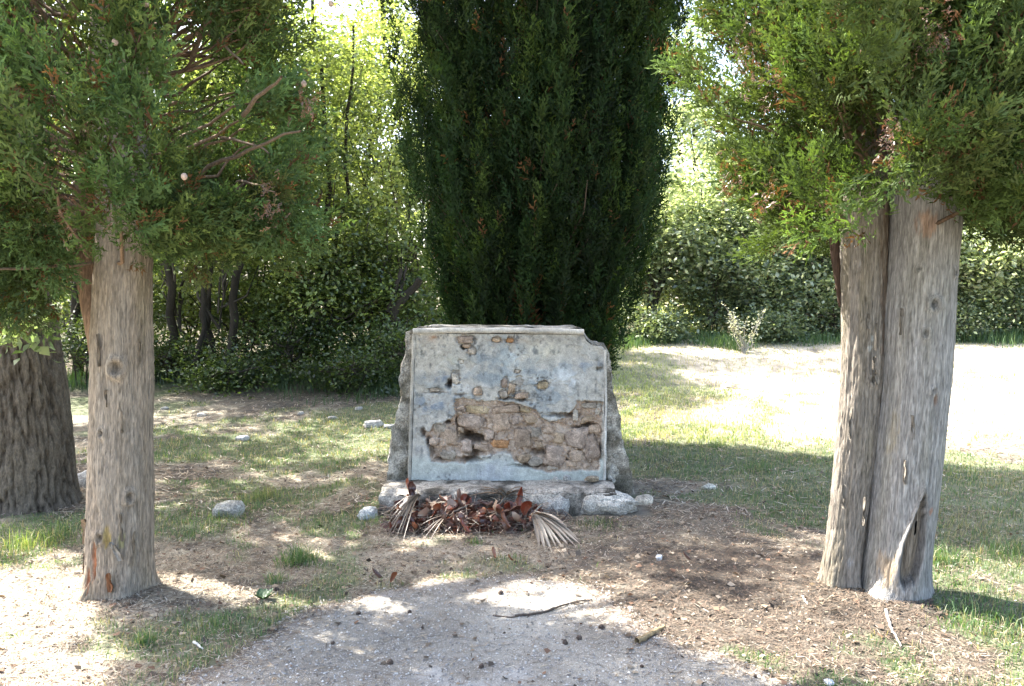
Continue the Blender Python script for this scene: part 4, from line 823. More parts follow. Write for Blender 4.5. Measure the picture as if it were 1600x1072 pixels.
# coping strip on top of the face, thin right-hand edge moulding, left edge moulding
def bar(name, pts_px, thick, depth, colr, y0=-0.012, seed=1):
    pp = np.array([m2w(a, b, y0) for a, b in pts_px]); n = 60; tt = np.linspace(0, len(pp)-1, n); c0 = np.stack([np.interp(tt, range(len(pp)), pp[:, k]) for k in range(3)], -1)
    T = c0[-1]-c0[0]; T /= np.linalg.norm(T); Nn = np.cross(T, np.array([0, 1., 0])); prof = [(-1, 0), (-1, 1), (1, 1), (1, 0)]; prof = [(-1, 0.12), (-0.8, 0), (0, -0.03), (0.8, 0), (1, 0.12), (1, 1), (-1, 1)]
    V = np.stack([c0+Nn*thick/2*a+np.array([0, 1., 0])*depth*b for a, b in prof], 1); q = V.reshape(-1, 3)
    q = q+np.stack([0.005*fbm(q[:, 0]*14, q[:, 2]*14, k*9, 3, seed+k) for k in range(3)], -1)
    cn = fbm(q[:, 0]*8, q[:, 1]*8, q[:, 2]*8, 3, seed); return part(name, q, grid_faces(7, n, True), np.clip(np.array(colr)*(1+0.4*cn[:, None]), 0, .8), M_plaster, mon, True)
bar('coping', [(646, 518), (700, 516.5), (780, 516), (850, 517.5), (912, 519)], 0.040, 0.10, (0.55, 0.52, 0.46), -0.014, 5)
bar('edge_moulding', [(945.5, 546), (946.5, 640), (946, 768)], 0.018, 0.08, (0.62, 0.60, 0.55), -0.012, 6)
bar('edge_moulding', [(647, 522), (642, 640), (638, 768)], 0.026, 0.06, (0.42, 0.40, 0.35), -0.004, 7)
def rock_verts(size, seed, planes=9, sub=ICO3, rough=0.05, cut=0.72, boxy=None):
    r = np.random.default_rng(seed); V = sub[0].copy()
    V = V*(1+0.14*fbm(V[:, 0]*1.3+seed, V[:, 1]*1.3, V[:, 2]*1.3, 2, seed))[:, None]
    for k in range(planes):
        n = r.normal(0, 1, 3); n /= np.linalg.norm(n); d = r.uniform(cut-0.12, cut+0.16); s = V@n-d; V = V-np.clip(s, 0, None)[:, None]*n*0.9
    V = V*(1+rough*fbm(V[:, 0]*5, V[:, 1]*5, V[:, 2]*5, 3, seed+3))[:, None]
    V = V/np.abs(V).max(0)
    if boxy: V = np.sign(V)*np.abs(V)**boxy; V = V*(1+0.10*fbm(V[:, 0]*2.2+seed, V[:, 1]*2.2, V[:, 2]*2.2, 3, seed+8))[:, None]
    return V*np.asarray(size)
for i, (a, b, w, h, cc_) in enumerate(stones):
    if 6 <= i < 48 and w < 19 and i % 3 == 0: continue
    V = rock_verts((w*sx*0.54, 0.024+0.0003*min(w, 26), h*sx*0.56), 700+i, 11, ICO3, 0.50, 0.66, 0.62); inner = poly_sd(np.array([float(a)]), np.array([float(b)]), EXP)[0] > -2; V = V*(1+0.22*fbm(V[:, 0]*60+i, V[:, 1]*60, V[:, 2]*60, 3, i)[:, None])
    a0 = r6.normal(0, 0.12) if (a, b) != (918, 655) else 0.45
    ca, sa = math.cos(a0), math.sin(a0); V = np.stack([V[:, 0]*ca-V[:, 2]*sa, V[:, 1], V[:, 0]*sa+V[:, 2]*ca], -1)
    flush = (w >= 36 and cc_ is YB)
    V = V+m2w(a, b, (0.040 if inner else (0.028 if not flush else 0.040))-(0.004 if not flush else 0))
    cn = fbm(V[:, 0]*30, V[:, 1]*30, V[:, 2]*30, 3, i); part('stone', V, ICO3[1], np.clip(np.array(cc_)*r6.uniform(0.8, 1.15)*(1+0.7*cn[:, None]), 0, 0.8), M_stone, mon, True)
# rubble at the right shoulder
for i, (a, b, w, h, y) in enumerate([(962, 735, 26, 44, 0.05), (966, 712, 22, 18, 0.06), (955, 755, 18, 22, 0.03), (975, 752, 20, 24, 0.10), (968, 690, 16, 20, 0.12), (648, 768, 26, 12, -0.1)]):
    V = rock_verts((w*sx*0.55, 0.09, h*sx*0.55), 900+i, 8, ICO3, 0.14)+m2w(a, b, y+0.03); cn = fbm(V[:, 0]*20, V[:, 1]*20, V[:, 2]*20, 3, i)
    part('stone', V, ICO3[1], np.clip(np.array((0.42, 0.40, 0.35))*(1+0.6*cn[:, None]), .03, 0.8), M_rock, mon, True)
# plinth step
def plinth_map(u, v, w):
    a = P(593, 790, 5.52)[0]; b = P(965, 790, 5.52)[0]; x = a+(b-a)*u; z = -0.06+(0.175+0.06)*v; y = 5.55+0.42*w+0.03*(1-v)*0
    n = fbm(x*6, y*6, z*6, 4, 120); n6 = fbm(x*17, y*17, z*17, 3, 123); return x+0.03*n+0.015*n6, y+0.05*fbm(x*6, y*6+4, z*6, 4, 121)+0.02*n6+0.05*np.clip(v-0.7, 0, 1)*(1-w), z+(0.016*n+0.010*n6)*(v > 0.3)-0.02*(w < 0.1)*(v > 0.9)
pm = MB()
for f in (lambda u, v: plinth_map(u, v, 0*u), lambda u, v: plinth_map(0*u, v, 1-u), lambda u, v: plinth_map(1+0*u, v, u), lambda u, v: plinth_map(u, 1+0*u, v)):
    V, F = slab(f, 90, 20); n = fbm(V[:, 0]*7, V[:, 1]*7, V[:, 2]*7, 4, 122); pm.add(V, F, np.clip(mix(np.array([0.09, 0.082, 0.068]), np.array([0.46, 0.42, 0.36]), np.clip(0.42+2.0*n+0.8*fbm(V[:, 0]*22, V[:, 1]*22, V[:, 2]*22, 3, 128), 0, 1)), 0, 1))
V, F, c = pm.out(); part('plinth', V, F, c, M_rock, mon, True)

# ------------------------------------------------------------------ LOOSE ROCKS
def rock(name, label, cat, base, size, seed, colr, sub=ICO4, rz=0.0, group=None, sink=0.38):
    V = rock_verts(size, seed, 14, sub, 0.28, 0.70, 0.72); ca, sa = math.cos(rz), math.sin(rz); V = np.stack([V[:, 0]*ca-V[:, 1]*sa, V[:, 0]*sa+V[:, 1]*ca, V[:, 2]], -1)
    V[:, 2] += size[2]*(1-2*sink*0.5); cn = fbm(V[:, 0]*14+seed, V[:, 1]*14, V[:, 2]*14, 4, seed)
    c = np.clip(np.array(colr)*(1+0.45*cn[:, None]), 0.02, 0.85)
    o = link(name, make_mesh(name, V-np.array([0, 0, size[2]*sink]), sub[1], c, True), M_rock, base); return tag(o, label, cat, group)
g = G(945, 812); rock('boulder', 'broad limestone block with a sunlit white top at the right corner of the plinth', 'rock', (g[0]+0.02, g[1]+0.22, g[2]+0.015), (0.24, 0.17, 0.115), 31, (0.55, 0.52, 0.46), rz=-0.05)
g = G(868, 812); rock('rock', 'upright grey stone leaning on the plinth behind the palm fan', 'rock', (g[0], g[1]+0.10, g[2]), (0.13, 0.09, 0.12), 32, (0.40, 0.39, 0.36))
g = G(1002, 790); rock('rock', 'small buff stone in the grass just right of the limestone block', 'rock', (g[0]+0.02, g[1]+0.05, g[2]), (0.085, 0.07, 0.05), 33, (0.55, 0.48, 0.38), ICO3)
g = G(355, 808); rock('rock', 'round grey stone in the grass midway between left cypress and monument', 'rock', (g[0], g[1]+0.05, g[2]), (0.12, 0.09, 0.075), 34, (0.38, 0.37, 0.33), ICO4)
g = G(572, 812); rock('rock', 'bluish grey stone at the left end of the dry leaf heap', 'rock', (g[0], g[1]+0.05, g[2]), (0.075, 0.07, 0.065), 35, (0.44, 0.46, 0.46), ICO3)
g = G(127, 762); rock('rock', 'pale block between oak trunk and left cypress trunk', 'rock', (g[0]+0.05, g[1]+0.05, g[2]), (0.13, 0.10, 0.115), 36, (0.50, 0.50, 0.48), ICO3)
g = G(583, 668); rock('rock', 'white stone in the grass beside the left flank of the monument', 'rock', (g[0], g[1]+0.05, g[2]), (0.12, 0.10, 0.06), 37, (0.58, 0.56, 0.53), ICO3)
g = G(605, 668); rock('rock', 'flat grey stone touching the white stone by the left flank of the monument', 'rock', (g[0]+.04, g[1]-0.03, g[2]), (0.08, 0.07, 0.035), 38, (0.45, 0.44, 0.42), ICO3)
g = G(379, 688); rock('rock', 'lone small pale stone in the shaded grass near the thicket', 'rock', g, (0.075, 0.06, 0.045), 39, (0.58, 0.56, 0.56), ICO3)
g = G(1108, 764); rock('rock', 'white stone in the shade between monument and twin trunks', 'rock', g, (0.06, 0.045, 0.03), 40, (0.60, 0.58, 0.50), ICO3)
g = G(1030, 874); rock('rock', 'tiny white stone at the near edge of the sunlit duff, right of the palm fan', 'rock', g, (0.022, 0.02, 0.02), 41, (0.66, 0.66, 0.66), ICO3)
g = G(1295, 1070); rock('rock', 'white pebble at the bottom edge below the twin trunks', 'rock', g, (0.02, 0.018, 0.018), 42, (0.72, 0.72, 0.72), ICO3)
g = G(925, 775); mbv = None
for k, (px, py, w, lab) in enumerate([(925, 768, 0.055, 'flat brown shard lying on the plinth ledge, nearest the limestone block'), (886, 766, 0.03, 'dark knob of mortar on the plinth ledge under the painted strip'), (868, 768, 0.02, 'small white crumb on the plinth ledge')]):
    q = P(px, py, 5.78); q[2] = 0.195; rock('shard', lab, 'stone shard', q, (w, w*0.7, w*0.4 if k == 0 else w*0.8), 60+k, [(0.32, 0.27, 0.2), (0.28, 0.28, 0.27), (0.65, 0.62, 0.56)][k], ICO3, sink=.1)
for k, (px, py) in enumerate([(258, 640), (520, 655), (470, 648), (315, 650), (560, 640)]):
    g = G(px, py); rock('rock', 'small stone among dead leaves at the foot of the thicket', 'rock', g, (0.05+0.02*(k % 2), 0.05, 0.03), 80+k, (0.42, 0.40, 0.36), ICO, group='small stones at the foot of the thicket')

# ------------------------------------------------------------------ HEAP: dry leaves and palm fans
r7 = np.random.default_rng(707)
def curled_leaf(L, w, curl, fold, r):
    u = np.linspace(-1, 1, 7); v = np.linspace(0, 1, 10); U, Vv = np.meshgrid(u, v)
    ww = w*np.sin(np.pi*np.clip(Vv*0.92+0.04, 0, 1))**0.75; x = U*ww/2*math.cos(fold*0.5)*(1+0.3*fbm(Vv*5, U*0.5, r.random()*40, 2, 8))+0.25*w*fbm(Vv*2, 0, r.random()*40, 2, 9); a = Vv*curl
    y = L*np.sin(a)/max(curl, .05); z = L*(1-np.cos(a))/max(curl, .05)+np.abs(U)**1.6*ww/2*math.sin(fold)+0.30*w*fbm(U*1.6, Vv*3.5, r.random()*50, 3, 3)
    V = np.stack([x, y, z], -1).reshape(-1, 3); F = grid_faces(7, 10); n = len(V); V2 = V-np.array([0, 0, 0.0012]); return np.concatenate([V, V2]), np.concatenate([F, (F+n)[:, ::-1]]), np.abs(U).reshape(-1)
variants = []
for k in range(10):
    V, F, au = curled_leaf(0.15, r7.uniform(0.055, 0.085), r7.uniform(0.5, 2.2), r7.uniform(0.4, 1.3), r7); n = len(V)//2
    cA = np.array([(0.27, 0.065, 0.03), (0.12, 0.045, 0.03), (0.33, 0.13, 0.06), (0.10, 0.045, 0.035), (0.38, 0.27, 0.19)][k % 5])
    ct = np.tile(cA, (n, 1))*(1+0.3*fbm(V[:n, 0]*60, V[:n, 1]*60, V[:n, 2]*60, 2, k)[:, None]); cb = np.tile(cA*0.7+np.array([0.10, 0.07, 0.05]), (n, 1))
    me = make_mesh('dry_leaf', V, F, np.concatenate([ct, cb]), True); me.materials.append(M_dry); variants.append(me)
def put_leaf(px, py, Y, s, rot, k, label, group=None, z=None):
    q = P(px, py, Y)
    if z is not None: q[2] = float(ground_z(q[0], q[1]))+z
    o = link('dry_leaf', variants[k], None, q); o.rotation_euler = rot; o.scale = (s, s, s); return tag(o, label, 'leaf', group)
heapx = lambda px: np.interp(px, [590, 640, 700, 760, 820, 880], [0.07, 0.14, 0.15, 0.14, 0.14, 0.04])
for i in range(105):
    px = r7.uniform(618, 835); Y = r7.uniform(5.16, 5.50); x = P(px, 800, Y)[0]
    top = heapx(px)*(1-((5.5-Y)/0.42)**1.5)+0.015; z = float(ground_z(x, Y))+r7.uniform(0.35, 1.0)*top
    o = link('dry_leaf', variants[r7.integers(0, 10)], None, (x, Y, z)); s = r7.uniform(0.45, 1.0); o.scale = (s*r7.uniform(.8, 1.3), s, s*r7.uniform(.6, 1.3)); o.rotation_euler = (r7.uniform(-1.0, 2.2), r7.uniform(-1.6, 1.6), r7.uniform(0, 6.28))
    tag(o, 'curled red-brown dead leaf in the heap against the plinth', 'leaf', 'dead leaves heaped against the plinth')
put_leaf(820, 805, 5.22, 0.95, (1.35, 0.1, 0.1), 0, 'bright red-brown leaf standing upright beside the palm fan')
put_leaf(798, 835, 5.1, 0.9, (0.2, 0.1, 1.2), 2, 'orange-brown leaf lying flat in front, left of the palm fan', z=0.05)
put_leaf(640, 765, 5.6, 0.6, (0.5, 0, 1.0), 2, 'orange leaf up on the left end of the plinth ledge'); put_leaf(735, 846, 5.0, 0.8, (0.15, 0.2, 1.4), 0, 'red-brown leaf at the front foot of the heap, beside green blades', z=0.05)
put_leaf(598, 918, 4.25, 0.55, (0.1, 0.1, 1.5), 3, 'dark red leaf on the ground near the tip of the path', z=0.012)
put_leaf(612, 922, 4.2, 0.55, (1.2, 0.2, 0.4), 2, 'orange leaf standing on edge near the tip of the path', z=0.01)
put_leaf(1080, 888, 4.5, 0.45, (0.1, 0.1, 1.3), 3, 'dark red leaf on the duff left of the twin trunks', z=0.012)
put_leaf(776, 880, 4.6, 0.5, (0.1, 0.2, 0.8), 2, 'rusty leaf lying between heap and path', z=0.01); put_leaf(802, 884, 4.55, 0.4, (0.1, -0.2, 2.2), 0, 'small red leaf lying between heap and path, the one nearer the palm fan', z=0.01)
def leaflet(base, tip, w, sag, col, parent):
    n = 12; t = np.linspace(0, 1, n)[:, None]; c = base+(tip-base)*t; c[:, 2] += (-sag*t[:, 0]**2*4*(1-t[:, 0]*0.75)+sag*1.2*np.sin(np.pi*t[:, 0]))
    T = tip-base; Sd = np.cross(T, np.array([0, 0, 1.])); Sd /= np.linalg.norm(Sd)+1e-9; ww = (w*np.sin(np.pi*np.clip(t*0.8+0.18, 0, 1))**0.6)
    V = np.stack([c-Sd*ww/2+np.array([0, 0, 1])*ww*0.35, c, c+Sd*ww/2+np.array([0, 0, 1])*ww*0.35], 1).reshape(-1, 3); n0 = len(V); F = grid_faces(3, n); V2 = V-np.array([0, 0, 0.0015])
    cc_ = np.array(col)*r7.uniform(0.8, 1.15); return part('leaflet', np.concatenate([V, V2]), np.concatenate([F, (F+n0)[:, ::-1]]), cc_, M_dry, parent)
def fan(label, root, ends, w, col, stalk=None, sag=0.02):
    e = empty('palm_frond', root, label, 'palm frond')
    for q in ends: leaflet(np.array(root)+r7.normal(0, 0.006, 3), np.array(q), w*r7.uniform(0.8, 1.2), sag, col, e)
    if stalk is not None:
        V, F = tube(crooked(root, stalk, 9, 0.06, r7), np.linspace(0.006, 0.008, 9), 6); part('stalk', V, F, np.array(col)*0.8, M_dry, e)
    return e
def gp(px, py, h):  # a point h above the ground at that pixel
    for Y in np.arange(4.2, 6.2, 0.01):
        q = P(px, py, Y)
        if q[2] <= float(ground_z(q[0], q[1]))+h: return q
    return q
root = P(833, 803, 5.25)
fan('big pale grey palm fan spread at the right end of the heap', root, [gp(843, 852, .012), gp(852, 856, .01), gp(862, 858, .01), gp(870, 851, .02), gp(880, 852, .015), gp(890, 850, .015), gp(900, 849, .02), gp(905, 844, .025), gp(903, 838, .04), gp(900, 833, .05), gp(893, 826, .07), gp(886, 818, .10), gp(880, 812, .12), gp(874, 809, .13)], 0.024, (0.42, 0.375, 0.31), P(845, 790, 5.4))
root = P(655, 773, 5.42)
fan('grey-brown palm frond drooping like a broom over the left end of the plinth', root, [gp(px, py, 0.01+0.002*k) for k, (px, py) in enumerate([(588, 818), (592, 826), (597, 832), (602, 824), (607, 836), (612, 828), (617, 834), (622, 838), (590, 808), (595, 812), (600, 815), (606, 816), (612, 818), (618, 820), (625, 826), (630, 834), (586, 812), (604, 830), (615, 838), (628, 840), (596, 820), (610, 822)])], 0.009, (0.11, 0.088, 0.062), None, 0.04)
root = P(790, 776, 5.45)
fan('small palm frond sticking up behind the leaves in the middle of the heap', root, [P(770, 762, 5.4), P(778, 758, 5.4), P(744, 760, 5.45), P(752, 756, 5.4), P(762, 768, 5.35), P(735, 770, 5.4), P(800, 765, 5.4), P(822, 762, 5.4), P(815, 756, 5.42), P(830, 768, 5.4), P(826, 776, 5.35)], 0.012, (0.22, 0.19, 0.14), P(775, 795, 5.4))
root = P(700, 806, 5.2)
fan('dark stringy palm frond under the leaves at the left of the heap', root, [gp(640, 822, .03), gp(636, 830, .02), gp(650, 838, .02), gp(658, 842, .015), gp(668, 846, .01), gp(646, 812, .05), gp(655, 806, .08), gp(672, 838, .02)], 0.010, (0.13, 0.10, 0.075), P(730, 790, 5.35))
# dark tangle under the leaves
mb = MB()
for i in range(900):
    px = r7.uniform(600, 890); Y = r7.uniform(5.08, 5.52); x = P(px, 800, Y)[0]; top = heapx(px)*(1-((5.52-Y)/0.46)**2)
    a = np.array([x, Y, float(ground_z(x, Y))+r7.random()*max(top, 0.01)*0.95+0.004]); d = r7.normal(0, 1, 3); d[2] *= 0.4; d /= np.linalg.norm(d); l = r7.uniform(0.05, 0.16)
    V, F = tube([a-d*l/2, a+np.array([0, 0, 0.01]), a+d*l/2], [0.0025, 0.003, 0.0012], 3); V[:, 2] = np.maximum(V[:, 2], ground_z(V[:, 0], V[:, 1])+0.003); mb.add(V, F, np.array([(0.20, 0.15, 0.11), (0.34, 0.29, 0.22), (0.12, 0.075, 0.06), (0.26, 0.20, 0.15)][i % 4])*r7.uniform(.7, 1.3))
nl = 700; px = r7.uniform(606, 850, nl); Yv = r7.uniform(5.12, 5.5, nl); xs = (px-800)/FPX*Yv; top = heapx(px)*(1-((5.52-Yv)/0.44)**2); zz = ground_z(xs, Yv)+r7.random(nl)*np.clip(top, .01, None)*0.8+0.005
leaves(mb, np.stack([xs, Yv, zz], -1), r7.uniform(0.03, 0.07, nl), np.array([0.13, 0.055, 0.04])*r7.uniform(.6, 1.6, (nl, 1)), r7, 0.2, LEAF_W)
V, F, c = mb.out(); o = link('debris', make_mesh('debris', V, F, c), M_dry); tag(o, 'tangle of broken stalks and crumbled leaves under the heap', 'debris', kind='stuff')

# ------------------------------------------------------------------ TWIGS, CONES, SMALL THINGS
def twig(label, pxs, rad, colr, name='twig', forks=()):
    q = np.array([G(a, b)+np.array([0, 0, rad+0.003]) for a, b in pxs]); n = 14; tt = np.linspace(0, len(q)-1, n); c0 = np.stack([np.interp(tt, range(len(q)), q[:, k]) for k in range(3)], -1); c0[1:-1] += r7.normal(0, 0.0018, (n-2, 3)); c0[:, 2] = np.maximum(c0[:, 2], ground_z(c0[:, 0], c0[:, 1])+rad)
    mb = MB(); V, F = tube(c0, np.linspace(rad, rad*0.5, n), 7); mb.add(V, F, colr)
    for (i, dx, dy) in forks: V, F = tube([c0[i], c0[i]+np.array([dx/2, dy/2, 0.006]), c0[i]+np.array([dx, dy, 0.002])], [rad*.6, rad*.5, rad*.3], 5); mb.add(V, F, colr)
    V, F, c = mb.out(); solo(name, V, F, c, M_twig, label, 'twig', smooth=True)
twig('dark forked twig lying across the far end of the path', [(805, 966), (850, 960), (890, 946), (925, 941)], 0.0065, (0.09, 0.07, 0.055), forks=[(5, .05, .05), (9, .06, -.02), (3, -.04, -.05)])
twig('short dark twig lying on the path in front of the forked twig', [(770, 965), (800, 967), (835, 960)], 0.004, (0.12, 0.09, 0.07))
twig('lumpy brown stick where path meets the duff on the right', [(995, 1008), (1015, 998), (1038, 984)], 0.014, (0.30, 0.22, 0.12), 'stick', forks=[(6, .03, .04)])
twig('pale stick lying beside the base of the twin trunks', [(1384, 958), (1392, 985), (1408, 1015)], 0.008, (0.35, 0.31, 0.27), 'stick')
twig('long thin dead stalk on the sunlit meadow between monument and twin trunks', [(1135, 607), (1155, 609), (1175, 611)], 0.012, (0.25, 0.22, 0.2))
twig('small white piece of wood left of the path at the bottom', [(303, 1008), (317, 1018)], 0.006, (0.62, 0.6, 0.55), 'wood_chip')
twig('pale splinter lying in the duff near the bottom of the twin trunks', [(1254, 935), (1262, 948)], 0.005, (0.5, 0.46, 0.4), 'wood_chip')
cone_me = None
V = ICO3[0].copy(); nn = np.abs(fbm(V[:, 0]*4, V[:, 1]*4, V[:, 2]*4, 2, 3)); V = V*(0.75+0.6*nn)[:, None]*0.012; cone_me = make_mesh('cypress_cone', V, ICO3[1], np.clip(np.array([0.10, 0.075, 0.06])*(0.7+1.5*nn[:, None]), 0, 1), True); cone_me.materials.append(M_stone)
for px, py in [(520, 1008), (883, 1008), (1003, 1045), (705, 893), (670, 897), (640, 960), (782, 930), (560, 962), (1020, 920), (905, 1002), (752, 1045), (660, 985), (1050, 960), (1180, 1062), (980, 900), (432, 925), (540, 930), (1090, 1000), (1240, 900), (610, 1040), (940, 985)]:
    g = G(px, py); o = link('cypress_cone', cone_me, None, g+np.array([0, 0, 0.010])); s = r7.uniform(0.6, 1.3); o.scale = (s, s, s*0.8); o.rotation_euler = tuple(r7.uniform(0, 3, 3)); tag(o, 'small dark dropped cypress cone lying on the ground', 'cone', 'cypress cones dropped on path and duff')
# broad-leaved weed
g = G(412, 940); e = empty('weed', g, 'broad-leaved green weed at the left edge of the path', 'weed')
for k in range(20):
    a = r7.uniform(0, 6.28); L_ = r7.uniform(0.025, 0.06); V, F, au = curled_leaf(L_, L_*0.6, 0.7, 0.3, r7); ca, sa = math.cos(a), math.sin(a)
    V = np.stack([V[:, 0]*ca-V[:, 1]*sa, V[:, 0]*sa+V[:, 1]*ca, V[:, 2]*0.8+0.01+0.4*np.hypot(V[:, 0], V[:, 1])], -1)+g; part('leaf', V, F, np.array([0.06, 0.11, 0.045])*r7.uniform(.8, 1.3), M_grass, e, True)

# ------------------------------------------------------------------ GRASS AND GROUND LITTER
r8 = np.random.default_rng(809)
def blades(mb, x, y, h, w, colr, r, lean=0.45, z=None):
    n = len(x); z = ground_z(x, y)-0.003 if z is None else z; a = r.uniform(0, 2*np.pi, n); la = r.uniform(0, 2*np.pi, n); ll = h*lean*r.random(n)
    sx_, sy_ = np.cos(a)*w/2, np.sin(a)*w/2; lx, ly = np.cos(la)*ll, np.sin(la)*ll
    b = np.stack([x, y, z], -1); s = np.stack([sx_, sy_, 0*x], -1); m = b+np.stack([lx*0.3, ly*0.3, h*0.6], -1); t = b+np.stack([lx, ly, h*(1-0.3*(ll/h))], -1)
    V = np.stack([b-s, b+s, m+s*0.7, m-s*0.7, t], 1).reshape(-1, 3); i = (np.arange(n)*5)[:, None]
    c = np.repeat(colr, 5, 0); c = c*np.tile(np.array([0.7, 0.7, 1.0, 1.0, 1.15]), n)[:, None]
    mb.add(V, i+np.array([0, 1, 2, 3]), c); k0 = mb.n
    mb.F3.append(i+np.array([3, 2, 4])+(k0-len(V)))
def scatter(n, x0, x1, y0, y1, r, dens, pw=1.0):
    y = y0*(y1/y0)**r.random(n) if pw == 1 else y0+(y1-y0)*r.random(n)**pw
    x = r.uniform(x0, x1, n)*np.where(True, 1.0, 1.0); k = r.random(n) < dens(x, y); return x[k], y[k]
def notmon(x, y): return ~((np.abs(x) < 0.98) & (y > 5.48) & (y < 6.6))
GR = np.array([0.075, 0.155, 0.060]); GR2 = np.array([0.16, 0.25, 0.095]); ST = np.array([0.46, 0.40, 0.26])
mb = MB()
x, y = scatter(400000, -4.2, 5.5, 3.0, 11.5, r8, lambda x, y: green_mask(x, y)**1.4*0.42*notmon(x, y)*(np.abs(x) < y*0.72))
t = r8.random(len(x)); cc_ = mix(GR, GR2, t); dry = r8.random(len(x)) < 0.30+0.25*sst(0.0, -0.3, fbm(x*1.7, y*1.7, 0, 2, 15)); cc_[dry] = ST*r8.uniform(.6, 1.1, (dry.sum(), 1))
blades(mb, x, y, r8.uniform(0.015, 0.05, len(x))*(1+0.5*fbm(x*2, y*2, 0, 2, 3)), r8.uniform(0.003, 0.0055, len(x))*(0.7+y*0.07), cc_*r8.uniform(.75, 1.2, (len(x), 1)), r8, 0.9)
nb1 = len(x)
# meadow and rough grass farther off
x, y = scatter(60000, 0.6, 12, 8.0, 17.6, r8, lambda x, y: (0.25+0.6*sst(3.2, 1.6, x))*(x < y*0.72)); cc_ = mix(ST*1.3, np.array([0.42, 0.44, 0.22]), np.clip(0.3+fbm(x*.8, y*.8, 0, 3, 5)+r8.normal(0, .2, len(x)), 0, 1)); gm = green_mask(x, y); cc_ = mix(cc_, GR2*1.2, gm*0.6)
blades(mb, x, y, r8.uniform(0.03, 0.08, len(x)), r8.uniform(0.008, 0.014, len(x)), cc_, r8, 0.8)
# taller fringe at meadow edge and wood edge
x, y = scatter(20000, 0.8, 13, 15.0, 17.8, r8, lambda x, y: sst(-0.3, 0.25, (y-16.5)*0.5+fbm(x*0.9, y*0.7, 0, 3, 17))); blades(mb, x, y, r8.uniform(0.04, 0.34, len(x))*(0.6+0.6*np.clip(fbm(x*1.4, y*1.4, 0, 2, 18)+.5, 0, 1.4)), r8.uniform(0.010, 0.016, len(x)), mix(GR, GR2, r8.random(len(x))), r8, 0.6)
x, y = scatter(14000, -7, 0.9, 10.2, 12.4, r8, lambda x, y: sst(-0.2, 0.35, (y-11.0)*0.55+1.2*fbm(x*0.8, y*0.6, 0, 3, 19))); blades(mb, x, y, r8.uniform(0.05, 0.22, len(x)), r8.uniform(0.007, 0.012, len(x)), mix(np.array([0.05, 0.08, 0.025]), GR, r8.random(len(x))), r8, 0.6)
V, F, c = mb.out(); o = link('grass', make_mesh('grass', V, F, c), M_grass); tag(o, 'patchy green and straw-coloured grass on the ground', 'grass', kind='stuff')
# tufts that can be told apart
def tuft(px, py, n, h, spread, label, c1=GR2, c2=GR):
    g = G(px, py); mb = MB(); a = r8.normal(0, 1, (n, 2))*spread; k = 1
    x = g[0]+a[:, 0]; y = g[1]+a[:, 1]; cc_ = mix(np.array(c2), np.array(c1), r8.random(n)); d = r8.random(n) < 0.15; cc_[d] = ST
    blades(mb, x, y, h*(0.25+0.85*r8.random(n)**1.4)*np.exp(-0.5*((a/spread)**2).sum(1)*0.35), r8.uniform(0.0025, 0.005, n), cc_, r8, 1.1); V, F, c = mb.out(); e = empty('grass_tuft', g, label, 'grass tuft'); part('blades', V, F, c, M_grass, e)
tuft(470, 880, 420, 0.17, 0.07, 'spiky green grass tuft at the sunlit edge between left cypress and path')
tuft(228, 1008, 200, 0.10, 0.035, 'bright green tuft nearest the bottom, in front of the left cypress')
tuft(330, 985, 320, 0.09, 0.09, 'loose green tuft in the shade right of the left cypress foot')
tuft(45, 858, 420, 0.16, 0.11, 'sunlit yellow-green tuft at the foot of the oak', (0.30, 0.36, 0.10))
tuft(100, 836, 380, 0.15, 0.12, 'green tuft between the oak foot and the left cypress')
tuft(410, 780, 380, 0.15, 0.10, 'pale tuft beside the round grey stone', (0.30, 0.33, 0.13))
tuft(352, 815, 240, 0.09, 0.10, 'thin grass standing in front of the round grey stone', (0.26, 0.30, 0.12))
tuft(430, 912, 160, 0.10, 0.04, 'small green tuft just behind the broad-leaved weed')
tuft(742, 850, 110, 0.07, 0.03, 'short bright green tuft at the front foot of the leaf heap', (0.16, 0.30, 0.06))
tuft(935, 822, 420, 0.07, 0.10, 'dark green tuft under the front of the limestone block', (0.08, 0.15, 0.04), (0.05, 0.09, 0.03))
tuft(1470, 880, 380, 0.16, 0.08, 'green tuft against the right side of the twin trunks')
tuft(1580, 870, 360, 0.15, 0.10, 'sunlit green tuft at the right edge of the view')
tuft(1550, 975, 500, 0.12, 0.14, 'wide green tuft in the lower right corner')
tuft(1120, 700, 200, 0.12, 0.06, 'thin green tuft on the shade edge right of the monument')
tuft(1185, 735, 260, 0.12, 0.10, 'green tuft in the shade left of the twin trunks')
# straw, needles, chips
def straws(mb, x, y, L, w, colr, r, lift=0.012):
    n = len(x); a = r.uniform(0, 2*np.pi, n); dx, dy = np.cos(a)*L/2, np.sin(a)*L/2; px_, py_ = -np.sin(a)*w/2, np.cos(a)*w/2
    z = ground_z(x, y); z1 = z+r.random(n)*lift+0.003; z2 = z+r.random(n)*lift+0.003; on = path_sd(x, y) > 0
    z1 = np.where(on, z+0.008, z1); z2 = np.where(on, z+0.008, z2)
    V = np.stack([np.stack([x-dx-px_, y-dy-py_, z1], -1), np.stack([x-dx+px_, y-dy+py_, z1], -1), np.stack([x+dx+px_, y+dy+py_, z2], -1), np.stack([x+dx-px_, y+dy-py_, z2], -1)], 1).reshape(-1, 3)
    mb.add(V, (np.arange(n)*4)[:, None]+np.arange(4), np.repeat(colr, 4, 0))
pal = np.array([(0.47, 0.40, 0.29), (0.36, 0.27, 0.18), (0.18, 0.135, 0.10), (0.11, 0.085, 0.065), (0.58, 0.52, 0.43), (0.26, 0.19, 0.14)])
mb = MB()
